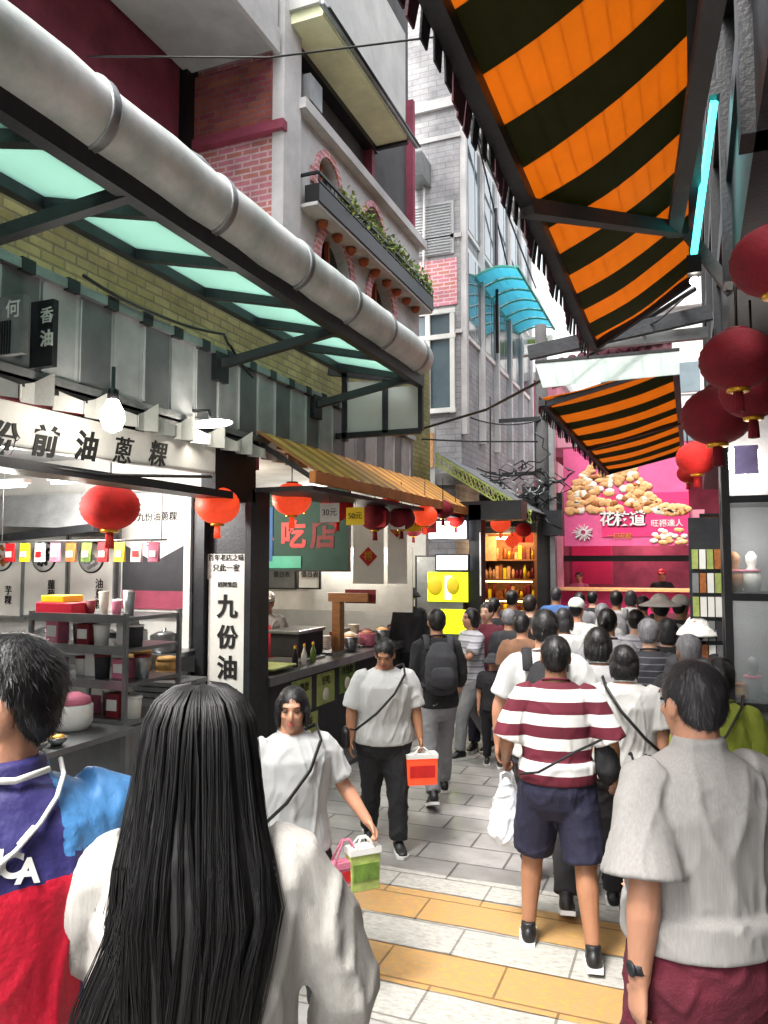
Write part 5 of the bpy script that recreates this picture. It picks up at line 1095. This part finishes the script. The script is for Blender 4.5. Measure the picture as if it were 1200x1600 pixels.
for k in range(10):
    x = -5.5 + k * .17; c = V((x, 5.0, 2.28)); t = thing('snack_packet', cn[k % 6] + ' snack packet on the hanging rail, ' + wh[k] + ' in the near shop', 'packet', c, 0, 'snack packets hanging in the near shop'); b = MB(); b.hexa([(x - .05, 4.985, 2.08), (x + .05, 4.985, 2.08), (x + .05, 5.015, 2.08), (x - .05, 5.015, 2.08), (x - .055, 4.996, 2.24), (x + .055, 4.996, 2.24), (x + .055, 5.004, 2.24), (x - .055, 5.004, 2.24)]); b.build('packet_body', cmx[k % 6], t, bevel=.006); b = MB(); b.box(x - .03, x + .03, 4.978, 4.984, 2.12, 2.17); b.build('packet_label', 'paper' if k % 6 != 2 else 'red', t)
t = thing('hanging_rail', 'thin steel rail carrying a row of snack packets in the near left shop', 'rail', (-4.7, 5, 2.27)); b = MB(); b.tube([(-5.65, 5, 2.255), (-3.85, 5, 2.255)], .008); b.build('bar', 'galv', t); b = MB(); b.tube([(-5.6, 5, 2.26), (-5.6, 5, 3.1)], .004); b.build('hanger', 'galv', t); b = MB(); b.tube([(-3.9, 5, 2.26), (-3.9, 5, 3.1)], .004); b.build('hanger', 'galv', t)
for k in range(6):
    c = V((-4.42 + k * .12, 4.55, 1.692)) if k > 1 else V((-4.15 + k * .1, 4.8, 1.692))
    t = thing('paper_cup_stack', ['short white', 'tall white', 'short red', 'tall cream', 'short pink', 'tall grey'][k] + ' stack of paper cups on top of the snack cart', 'cups', c, 0, 'cup stacks on top of the snack cart'); b = MB(); h = .1 + .07 * (k % 2)
    b.lathe(c, [(.028, 0), (.034, h * .5), (.033, h * .5 + .002), (.038, h)], 14); b.build('cups', ['white_paint', 'white_paint', 'deep_red', 'cream', 'cloth_pink', 'galv'][k], t)
for k in range(12):
    c = V((-4.4 + (k % 6) * .15, 3.55 + (k // 6) * .16, .957)); t = thing('food_bowl', ['red', 'white', 'brown', 'cream', 'green', 'orange'][k % 6] + ' filled bowl in the ' + ('front' if k < 6 else 'back') + ' row of the low steel table', 'bowl', c, 0, 'filled bowls on the low steel table'); b = MB(); b.lathe(c, [(.03, 0), (.06, .03), (.066, .05), (.06, .05)], 16); b.build('bowl', 'stainless' if k % 2 else 'white_paint', t); b = MB(); b.ell(c + V((0, 0, .045)), (.055, .055, .022), 12, 8); b.build('food', ['red', 'food_white', 'food_brown', 'food_tan', 'leaf', 'gold'][k % 6], t)

# ================================================================ PEOPLE
def xy(px, d): p = ond(px, 880, d); return (p.x, p.y)
def va(px): return 21.8 - math.degrees(math.atan((px - 600) / 1200))     # heading that shows a straight back view
WALK1 = ((24, 6), (-14, -32)); WALK2 = ((-16, -34), (22, 8)); STAND = ((3, 0), (-3, -5))

# 1 near man in the grey linen shirt
n1, P1 = person('man in loose grey linen shirt and maroon shorts, hand in pocket, at the right front', xy(1080, 2.22), va(1068) + 36, H=1.705, g=1.2, hair='short', hairm='hair_grizzled', skin='skin',
    head=(6, -4), top=('tee', 'shirt_linen'), bottom=('shorts', 'maroon_cloth'), L=dict(up=(-.16, -.26, -1), fore=(-.06, .05, -1), len=.9, wide=1.3, curl=.8), Rr=dict(up=(.05, .6, -1), fore=(-.6, .7, -.75), len=.9, wide=1.25), vox=.007, cvox=.009, hem=.955, fold=.012, collar=True, seed=4)
b = MB(); _, El, Wr = P1['arms'][0]; b.tube([Wr + V((0, 0, .03)), Wr + V((0, 0, .055))], [(.034, .03), (.034, .03)], 14); b.ell(Wr + V((-.03, -.01, .042)), (.008, .02, .02)); b.build('wrist_watch', 'steel_dark', n1, True)
b = MB(); _, El, Wr = P1['arms'][1]; dd = (Wr - El).normalized(); b.tube([Wr - dd * .03, Wr - dd * .018], .032, 14); b.build('bracelet', 'tee_pale', n1, True)
# 2 front woman with very long black hair
n2, P2 = person('woman with very long black hair and a cream knit top at the front', xy(318, 1.45), va(322) - 6, H=1.675, g=1.1, hair=None, skin='skin_pale',
    head=(0, 4), top=('long', 'knit_cream'), bottom=('long', 'cloth_grey'), L=dict(up=(-.5, .1, -1), fore=(.1, .6, -.8), wide=1.35), Rr=dict(up=(.42, .1, -1), fore=(-.1, .6, -.8), wide=1.15), vox=.009, cvox=.009, hem=.8, fold=.013, seed=8, tufts=0)
def long_hair(P):
    U, HD, root = P['U'], P['HD'], P['root']; rnd = random.Random(2)
    prof = [(1.712, .02, .03, -.01), (1.706, .05, .055, -.012), (1.685, .078, .085, -.016), (1.65, .094, .1, -.022), (1.59, .102, .1, -.034), (1.5, .112, .088, -.058), (1.42, .126, .08, -.088), (1.34, .134, .072, -.108), (1.26, .118, .066, -.12), (1.12, .1, .058, -.13), (.98, .09, .048, -.138), (.86, .075, .04, -.145), (.76, .05, .025, -.15)]
    N = len(prof)
    def cx(z): return .014 * min(1, max(0, 1.5 - z) * 3) - .09 * max(0, 1.36 - z)
    b = MB(); b.tube([U((cx(z), y, z - (.012 if z > 1.6 else 0))) for z, a, c, y in prof], [(a * (.86 if z > 1.6 else .93), c * (.86 if z > 1.6 else .92)) for z, a, c, y in prof], 28, lat=(1, 0, 0))
    me = remesh(b, .008, 4, .004, (24, 24, 1.6), 3); base = link_mesh(me, 'long_hair', 'hair_black', root)
    s = MB(); clump = {}
    for k in range(12000):
        a = rnd.uniform(pi * .72, pi * 2.28); ci = int(a * 17); cl = clump.setdefault(ci, (rnd.uniform(0, 6.28), rnd.gauss(0, .02), rnd.choice((10, 11, 11, 12, 12)), rnd.uniform(.97, 1.05)))
        start = rnd.choice((0, 0, 0, 1, 2, 3)); stop = max(7, cl[2] - rnd.choice((0, 0, 0, 1, 2))); pts = []; ph = cl[0] + rnd.gauss(0, .25); out = cl[3] * rnd.uniform(.955, 1.02); ac = (ci + .5) / 17; fly = rnd.random() < .05
        for i in range(start, stop + 1):
            z, ra, rc, y = prof[i]; t = i / 12; aa = a + (ac - a) * .32 * max(0, t - .3) + cl[1] * i; o = out + .05 * t * t * rnd.random() + (.1 * t if fly else 0)
            wv = .02 * t * t
            pts.append(U((cx(z) + ra * o * cos(aa) + wv * sin(ph + i * 1.25), y + rc * o * sin(aa) + wv * .5 * cos(ph + i * 1.1), z - rnd.uniform(0, .012) * (i > 3))))
        if len(pts) < 3: continue
        r = rnd.uniform(.0003, .0007); n = len(pts); s.tube(pts, [r] * (n - 1) + [r * .3], 3, cap=False, lat=(1, 0, 0))
    for k in range(520):      # loose lock hanging off the left side
        pts = []; ph = rnd.gauss(0, .3); sp = rnd.gauss(0, .01); q = rnd.random(); ln = rnd.choice((12, 13, 14, 15))
        for i in range(ln):
            z = 1.42 - i * .05; f = i / 14; pts.append(U((-.1 - .055 * sin(f * 2.8) + sp * (1 + f) + .016 * sin(i * .8 + ph), -.13 - .03 * sin(f * 3) + .03 * q, z)))
        s.tube(pts, [.001] * (ln - 4) + [.0009, .0008, .0006, .0003], 3, cap=False, lat=(1, 0, 0))
    s.build('hair_strands', 'hair_black', base, True)
long_hair(P2)
# 3 person in the navy, blue and red jacket at the left edge
n3, P3 = person('person in navy, blue and red sports jacket cut off by the left edge', xy(8, 1.42), va(0) + 14, H=1.77, g=1.25, hair='short', skin='skin',
    head=(72, 0), top=('long', 'jacket_navy'), bottom=('long', 'cloth_char'), L=dict(up=(-.25, -.1, -1), fore=(.0, .3, -1), wide=1.3), Rr=dict(up=(.3, 0, -1), fore=(0, .3, -1), wide=1.3), vox=.007, cvox=.008, hem=.86, fold=.01, collar=True, seed=12)
jk = [c for c in n3.children if c.name.startswith('jacket')][0]; me = jk.data
me.materials.append(M['jacket_blue']); me.materials.append(M['jacket_red']); me.materials.append(M['white_paint'])
for p in me.polygons:
    c = p.center; zz = c.z + .25 * abs(c.x) * 0
    p.material_index = 1 if (c.z > 1.36 and c.x > .07) else (2 if c.z < 1.33 and c.x < .1 else 0)
b = MB(); U = P3['U']; b.tube([U((0, .1, 1.42)), U((-.075, .03, 1.47)), U((-.085, -.03, 1.49)), U((-.05, -.085, 1.48)), U((0, -.1, 1.475)), U((.06, -.08, 1.48))], [(.006, .005)] * 6, 8); b.build('collar_trim', 'white_paint', n3, True)
b = MB(); b.tube([U((.098, -.02, 1.48)), U((.088, -.07, 1.465)), U((.065, -.11, 1.44)), U((.03, -.138, 1.41)), U((-.01, -.153, 1.38)), U((-.06, -.16, 1.35)), U((-.1, -.16, 1.335))], [(.0045, .004)] * 7, 8); b.build('hood_trim', 'white_paint', n3, True)
# lettering on the red panel: ICA (placed on the sleeve, facing out of it)
Wm = W0(n3); 
def on_jacket(px, py):
    # nearest jacket surface along the line of sight, so the print lies on the cloth
    inv = Wm.inverted(); o = inv @ CP; d = (inv.to_3x3() @ ray(px, py)).normalized(); hit, loc, nor, idx = jk.ray_cast(o, d) if False else (False, None, None, None)
    from mathutils.bvhtree import BVHTree
    global _bvh
    if '_bvh' not in globals(): _bvh = BVHTree.FromPolygons([v.co for v in me.vertices], [p.vertices for p in me.polygons])
    loc, nor, idx, dist = _bvh.ray_cast(o, d)
    return (None, None) if loc is None else (Wm @ loc, (Wm.to_3x3() @ nor).normalized())
for ch, px in (('I', -3), ('C', 16), ('A', 42)):
    p, n_ = on_jacket(px, 1350 + max(0, px) * .3)
    if p is None: continue
    n_ = (n_ + V((0, 0, 0))).normalized(); rt = V((0, 0, 1)).cross(n_).normalized() * 1; up = n_.cross(rt)
    rt = (rt - up * .18).normalized(); up = n_.cross(rt)
    text(ch, .052, p + n_ * .006, rt, up, 'white_paint', n3, 'print_letter', bold=.002, depth=.001)
p, n_ = on_jacket(38, 1308)
if p is not None:
    rt = V((0, 0, 1)).cross(n_).normalized(); up = n_.cross(rt); b = MB(); b.beam(p + n_ * .004 - rt * .012 - up * .01, p + n_ * .004 + rt * .016 + up * .014, .006, .003); b.build('white_mark', 'white_paint', n3)

# 4 striped man
n4, P4 = person('man in maroon and white striped tee and navy shorts walking away', xy(866, 4.25), va(856), H=1.67, g=1.12, spread=.045, hair='short', skin='skin_tan', head=(0, 4),
    top=('tee', 'striped_tee'), bottom=('shorts', 'cloth_navy'), legs=((11, -2), (-9, -16)), L=dict(up=(-.36, -.1, -1), fore=(-.1, .9, -.75), curl=1.3, len=1.0, wide=1.1), Rr=dict(up=(.45, -.1, -1), fore=(.1, .5, -.8), len=1.0, wide=1.1), vox=.008, cvox=.01, hem=.92, fold=.008, seed=21)
def plastic_bag(P, side, label, m='plastic_bag', size=(.1, .07, .3), name='plastic_bag'):
    Wr = P['arms'][0 if side < 0 else 1][2]; t = carried(name, label, 'bag', P); c = Wr + V((0, .04, -.1)); w_, d_, h = size; b = MB()
    b.tube([c + V((0, 0, -.02)), c + V((0, 0, -.1)), c + V((.01, 0, -.1 - h * .4)), c + V((0, 0, -.1 - h * .85)), c + V((0, 0, -.1 - h))], [(.015, .012), (w_ * .6, d_ * .6), (w_, d_), (w_ * 1.05, d_ * 1.05), (w_ * .7, d_ * .7)], 18, lat=(1, 0, 0))
    link_mesh(remesh(b, .008, 2, .014, (14, 14, 9), 3), 'bag_body', m, t)
    for s_ in (-1, 1): b = MB(); b.tube([c + V((s_ * w_ * .4, 0, -.12)), c + V((s_ * .03, 0, .0)), c + V((0, 0, .012))], .007, 6); b.build('handle', m, t, True)
    return t
plastic_bag(P4, -1, 'bulging white plastic bag hanging from the left hand of the striped man')
t = carried('waist_bag', 'black waist bag at the right hip of the striped man', 'bag', P4); b = MB(); b.rtube([P4['U']((.27, .0, .98)), P4['U']((.26, .0, 1.12))], [(.07, .1), (.06, .08)], 14, lat=(1, 0, 0)); link_mesh(remesh(b, .01, 3, .005), 'bag_body', 'cloth_black', t)
b = MB(); b.tube([P4['U']((.25, 0, 1.16)), P4['U']((.23, -.13, 1.17)), P4['U']((.1, -.2, 1.12)), P4['U']((-.1, -.2, 1.0)), P4['U']((-.2, -.1, .96))], .007, 6); b.build('strap', 'cloth_black', t, True)

# 5 pale tee with crossbody strap
n5, P5 = person('person in a pale tee with thin black crossbody strap beside the striped man', xy(972, 4.75), va(965), H=1.56, g=1.2, hair='bob', skin='skin', head=(0, 4),
    top=('tee', 'tee_pale'), bottom=('long', 'cloth_black'), legs=STAND, L=dict(up=(-.1, .05, -1), fore=(-.02, .1, -1), curl=.5), vox=.008, cvox=.01, fold=.013, seed=31)
def cross_strap(P, label, m='black', s=1, bag=True, front=True):
    U0 = P['U']; kk = 1.06 * max(1, P['g'] / 1.08); U = lambda p: U0((p[0] * kk, p[1] * kk * 1.05, p[2])); t = carried('crossbody_bag', label, 'bag', P); b = MB()
    b.tube([U((s * -.12, -.0, 1.49)), U((s * -.1, -.1, 1.44)), U((s * -.02, -.165, 1.3)), U((s * .1, -.175, 1.14)), U((s * .22, -.1, 1.0)), U((s * .24, 0, .97)), U((s * .2, .11, 1.0)), U((s * .08, .17, 1.15)), U((s * -.03, .165, 1.3)), U((s * -.11, .09, 1.43)), U((s * -.12, 0, 1.49))], [(.011, .006)] * 11, 6)
    b.build('strap', m, t, True)
    if bag: b = MB(); b.rtube([U((s * .25, .03, .86)), U((s * .25, .03, .97))], [(.035, .09), (.03, .08)], 12, lat=(1, 0, 0)); link_mesh(remesh(b, .01, 3), 'bag_body', m, t)
    return t
cross_strap(P5, 'thin black crossbody strap over the back of the pale tee beside the striped man', bag=False)

# 6 white shirt with black backpack
n6, P6 = person('tall man in white shirt with pink collar walking ahead of the striped man', xy(850, 4.95), va(850), H=1.8, g=1.12, hair='short', top=('tee', 'tee_white'), bottom=('long', 'cloth_char'), legs=WALK1, vox=.011, seed=41, L=dict(up=(-.4, 0, -1)), Rr=dict(up=(.4, 0, -1)))
backpack(P6, 'small black backpack on the man in the white shirt ahead of the striped man', 'cloth_black', .12)
# 7
person('person with dark hair and grey tee between the backpack man and the pale tee', xy(932, 5.2), va(932), H=1.66, g=1.05, hair='bob', top=('tee', 'tee_grey'), bottom=('long', 'cloth_char'), legs=WALK2, vox=.012, seed=43)
# 8 short woman facing us
n8, P8 = person('short woman in white tee with black crossbody strap walking towards the camera', xy(458, 3.75), va(458) + 180 + 18, H=1.5, g=1.2, hair='bob', skin='skin', head=(-24, -4),
    top=('tee', 'tee_white'), bottom=('long', 'cloth_black'), legs=WALK1, L=dict(up=(-.5, .0, -1), fore=(-.4, .55, -.75), curl=1.3), Rr=dict(up=(.2, .1, -1), fore=(.0, .4, -1)), vox=.008, cvox=.01, fold=.013, seed=51)
cross_strap(P8, 'black crossbody strap on the short woman in white tee', s=1)
def tote(P, side, label, mats, size=(.13, .045, .22), drop=.12, dx=0):
    Wr = P['arms'][0 if side < 0 else 1][2]; t = carried('shopping_bag', label, 'bag', P); c = Wr + V((dx, .03, -.06)); w_, d_, h = size
    b = MB(); b.hexa([c + V(q) for q in ((-w_ * .92, -d_, -drop - h), (w_ * .92, -d_, -drop - h), (w_ * .92, d_, -drop - h), (-w_ * .92, d_, -drop - h), (-w_, -d_ * .9, -drop), (w_, -d_ * .9, -drop), (w_, d_ * .9, -drop), (-w_, d_ * .9, -drop))]); o = b.build('bag_body', mats[0], t, True, bevel=.006)
    b = MB(); b.box(c.x - w_ * .8, c.x + w_ * .8, c.y - d_ - .003, c.y + d_ + .003, c.z - drop - h * .75, c.z - drop - h * .35); b.build('print_band', mats[1], t, True)
    b = MB(); b.box(c.x - w_ * 1.01, c.x + w_ * 1.01, c.y - d_ - .004, c.y + d_ + .004, c.z - drop - .03, c.z - drop + .004); b.build('rim', mats[2], t, True)
    for yy in (-d_, d_): b = MB(); b.tube([c + V((-w_ * .6, yy, -drop)), c + V((-.02, yy * .3, -.01)), c + V((.02, yy * .3, -.01)), c + V((w_ * .6, yy, -drop))], .006, 6); b.build('handle', mats[2], t, True)
tote(P8, -1, 'green patterned shopping bag with pale handles held by the short woman', ('leaf_pale', 'leaf', 'paper'), (.09, .04, .22), .06, .04)
tote(P8, -1, 'pink shopping bag behind the green patterned one', ('cloth_pink', 'red', 'cloth_pink'), (.12, .03, .13), .12, .14)
# 9 stout man facing us
n9, P9 = person('stout man in white tee and black trousers carrying an orange bag towards the camera', xy(600, 5.75), va(598) + 180 + 10, H=1.52, g=1.32, hair='short', skin='skin_tan', head=(-20, -22), lean=5,
    top=('tee', 'tee_white'), bottom=('long', 'cloth_black'), legs=((14, 4), (-8, -20)), L=dict(up=(-.25, .1, -1), fore=(-.12, .3, -1), curl=1.3, len=.95), Rr=dict(up=(.3, .05, -1), fore=(.05, .2, -1), len=.95), vox=.009, cvox=.011, fold=.014, hem=.86, seed=61)
cross_strap(P9, 'black bag strap slung across the stout man in white tee', s=1)
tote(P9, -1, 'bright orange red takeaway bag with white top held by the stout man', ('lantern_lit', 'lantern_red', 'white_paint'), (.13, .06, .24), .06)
# 10 walker in black with backpack, facing away
n10, P10 = person('walker in black jacket and pale grey trousers going away past the counter', xy(682, 6.9), va(682) + 10, H=1.68, hair='short', hairm='hair_black', top=('long', 'cloth_black'), bottom=('long', 'cloth_grey'), shoe='shoe_black', legs=WALK2, Rr=dict(up=(.25, .15, -1), fore=(.1, .8, -.6)), vox=.012, seed=71)
backpack(P10, 'black backpack with blue patch on the walker in the black jacket', 'cloth_char', .14)
# 11-12 child and grey haired adult
n11, P11 = person('small child in black with dark cap between the walkers', xy(768, 8.0), va(768) + 180, H=1.12, hair='short', top=('tee', 'cloth_black'), bottom=('long', 'cloth_black'), hat=('bucket', 'cloth_char'), vox=.014, seed=73)
person('grey haired adult in dark jacket just behind the small child', xy(794, 8.6), va(794), H=1.58, hair='short', hairm='hair_grey', top=('long', 'cloth_char'), bottom=('long', 'cloth_black'), legs=WALK1, vox=.014, seed=75)
person('person in grey striped shirt stepping out from behind the black jacket walker', xy(735, 8.4), va(735) + 120, H=1.6, hair='bob', top=('tee', 'plaid'), bottom=('long', 'cloth_grey'), legs=WALK1, L=dict(up=(-.2, .6, -.8), fore=(.0, 1, -.1)), vox=.014, seed=77)

# 13 the crowd ahead: (px, d, H, label, top, bottom, hair, hairmat, extra)
CR = [
 (772, 10.2, 1.66, 'dark clothed person with black hair before the warm lit shop, left of two', ('long', 'cloth_black'), 'short', None, 0),
 (800, 10.8, 1.7, 'person in charcoal jacket before the warm lit shop, right of two', ('long', 'cloth_char'), 'short', None, 0),
 (828, 9.4, 1.72, 'person in black jacket over the left shoulder of the backpack man', ('long', 'cloth_black'), 'short', None, 0),
 (815, 7.6, 1.6, 'person in dark brown top left of the tall backpack man', ('tee', 'cloth_brown'), 'short', None, 0),
 (880, 7.4, 1.63, 'person with round black hair and white top right of the backpack man', ('tee', 'tee_white'), 'bob', None, 0),
 (904, 11.5, 1.68, 'person with pale top and dark hair under the pink banner emblem', ('tee', 'cloth_grey'), 'short', None, 20),
 (940, 8.6, 1.66, 'person in clean white tee with black hair in mid crowd', ('tee', 'tee_white'), 'short', None, 0),
 (962, 10.6, 1.7, 'person in light tee with short dark hair just behind the white tee in mid crowd', ('tee', 'tee_pale'), 'short', None, 0),
 (992, 7.6, 1.64, 'person in grey plaid shirt with a lilac collar in mid crowd', ('tee', 'plaid'), 'short', None, 0),
 (1003, 10.4, 1.68, 'person with black hair beside the white sunhat', ('tee', 'cloth_grey'), 'short', None, 0),
 (1030, 7.6, 1.74, 'person wearing a wide white sunhat in the far crowd', ('tee', 'tee_white'), 'short', ('sun', 'white_paint'), 0),
 (1040, 6.6, 1.62, 'person with full black hair and black top ahead of the near man', ('tee', 'cloth_black'), 'bob', None, 0),
 (1088, 5.6, 1.7, 'person in white bucket hat and dark jacket near the right display case', ('long', 'cloth_char'), 'short', ('bucket', 'white_paint'), 0),
 (1072, 5.0, 1.6, 'person in black top with pale strap directly ahead of the near man', ('tee', 'cloth_black'), 'short', None, 0),
 (1118, 4.2, 1.58, 'person in olive green tee with black strap beside the right display case', ('tee', 'cloth_olive'), 'short', None, 0),
 (1108, 8.6, 1.66, 'person in grey top with glasses turned sideways at the right edge of the crowd', ('tee', 'cloth_grey'), 'short', None, 60),
 (1060, 11.4, 1.62, 'distant person in pink top before the pink shop', ('tee', 'cloth_pink'), 'short', None, 0),
 (925, 12.8, 1.66, 'distant person in black waiting at the pink shop counter', ('tee', 'cloth_black'), 'short', None, 0),
 (985, 12.6, 1.68, 'distant person in cream top waiting at the pink shop counter', ('tee', 'tee_pale'), 'bob', None, 0),
 (948, 6.4, 1.68, 'person in light grey tee with a tan shoulder bag strap in mid crowd', ('tee', 'cloth_grey'), 'pony', None, 0),
 (1012, 6.0, 1.66, 'person in dark patterned top right of the grey plaid shirt', ('tee', 'plaid_dark'), 'short', None, 10),
 (900, 8.8, 1.7, 'person in white cap and white tee under the squid emblem', ('tee', 'tee_white'), 'short', ('cap', 'white_paint'), 0),
 (1062, 8.6, 1.7, 'person in white cap and charcoal tee beyond the black haired woman', ('tee', 'cloth_char'), 'short', ('cap', 'white_paint'), -30),
 (760, 9.2, 1.64, 'person in maroon top with hair bun before the warm lit shop', ('tee', 'maroon_cloth'), 'bun', None, 160),
 (1125, 6.8, 1.68, 'person in pale top and black shoulder bag at the right edge of the crowd', ('tee', 'tee_pale'), 'long', None, 0),
 (868, 12.2, 1.7, 'distant person in blue top near the pink post of the end shop', ('tee', 'cloth_blue'), 'short', None, 0),
]
for i, (px, d, H, lab, top, hair, hat, dh) in enumerate(CR):
    if d > 7: d = 7 + (d - 7) * .8
    r, P = person(lab, xy(px, d), va(px) + dh + (i * 37 % 21 - 10), H=H, g=1 + .02 * (i % 6), hair=hair, hairm=['hair_black', 'hair_black', 'hair_brown', 'hair_black', 'hair_grizzled', 'hair_black', 'hair_grey'][i % 7], skin=['skin', 'skin_tan', 'skin_pale'][i % 3], top=top, bottom=('long', ['cloth_black', 'cloth_char', 'cloth_grey', 'cloth_navy'][i % 4]), legs=[WALK1, STAND, WALK2][i % 3], hat=hat, vox=.014 if d < 8 else .018, head=((i * 53) % 50 - 25, 0), group='people in the crowd ahead', seed=100 + i, fingers=d < 7)
    if d == 4.2: cross_strap(P, 'black strap across the olive green tee', s=-1)
    if px in (948, 1125): cross_strap(P, 'shoulder bag with strap on the ' + ('grey tee and pony tail in mid crowd' if px == 948 else 'pale top at the right edge of the crowd'), m='cloth_brown' if px == 948 else 'black', s=1 if px == 948 else -1)
    if px == 1003: backpack(P, 'dark backpack on the person beside the white sunhat', 'cloth_char', .14)
    if px == 962: backpack(P, 'grey backpack in the middle of the far crowd', 'cloth_grey', .14)
    if px == 1088: backpack(P, 'black backpack beneath the white bucket hat', 'cloth_black', .14)
# vendors
person('vendor with white cap and red apron behind the black food counter', ony(418, 940, 7.7)[:2], 150 + 40, H=1.66, hair='short', top=('tee', 'tee_grey'), bottom=('long', 'cloth_char'), hat=('cap', 'white_paint'), vox=.011, seed=201, z=.06)
b = MB(); v = bpy.data.objects['person' if False else [o.name for o in bpy.data.objects if o.get('label', '').startswith('vendor with white cap')][0]]
b.tube([(0, .0, 1.34), (0, .0, 1.1), (0, .0, .8)], [(.14, .15), (.19, .155), (.2, .165)], 20, lat=(1, 0, 0)); b.build('apron', 'jacket_red', v, True)
person('vendor in dark clothes and black hat at the far end of the food counter', ony(640, 930, 9.9)[:2], 200, H=1.72, hair='short', top=('long', 'cloth_char'), bottom=('long', 'cloth_black'), hat=('bucket', 'cloth_black'), vox=.014, seed=203)
person('seller with pale pink top inside the pink shop, left of two', ony(905, 930, 17.1)[:2], 170, H=1.6, hair='short', top=('tee', 'cloth_pink'), bottom=('long', 'cloth_black'), vox=.018, seed=205, z=.25, fingers=False)
person('seller with red cap inside the pink shop, right of two', ony(1035, 930, 17.1)[:2], 185, H=1.66, hair='short', top=('tee', 'cloth_black'), bottom=('long', 'cloth_black'), hat=('cap', 'red'), vox=.018, seed=207, z=.25, fingers=False)

# two added shelf fills for the display case, and lamp light inside the lit shops (tubes and bulbs seen in the photograph)
def glow(p, e, c=(1, .95, .88), r=.12):
    l = bpy.data.lights.new('lamp_and_fill_light', 'POINT'); l.energy = e; l.color = c; l.shadow_soft_size = r; o = bpy.data.objects.new('lamp_and_fill_light', l); COL.objects.link(o); o.location = p
glow(ony(122, 764, 4.9), 36); glow(ony(-5, 772, 4.2), 28); glow(ony(176, 650, 3.65) + V((.1, 0, -.15)), 2); glow((-4.9, 6.9, 2.55), 26, (1, .86, .68)); glow((-4.4, 9.4, 2.5), 30, (1, .92, .8)); glow((-3.2, 10.2, 2.5), 6); glow((-3.1, 13.6, 2.5), 10, (1, .75, .45)); glow((-.9, 17.3, 2.7), 16, (1, .6, .65)); glow(ony(1165, 735, 4.75), 2.5); glow(ony(1168, 850, 4.72), 2); glow(ony(1168, 950, 4.72), 1.5)  # last two: no lamp there, added to brighten the display case shelves

bpy.data.scenes.remove(TMP)
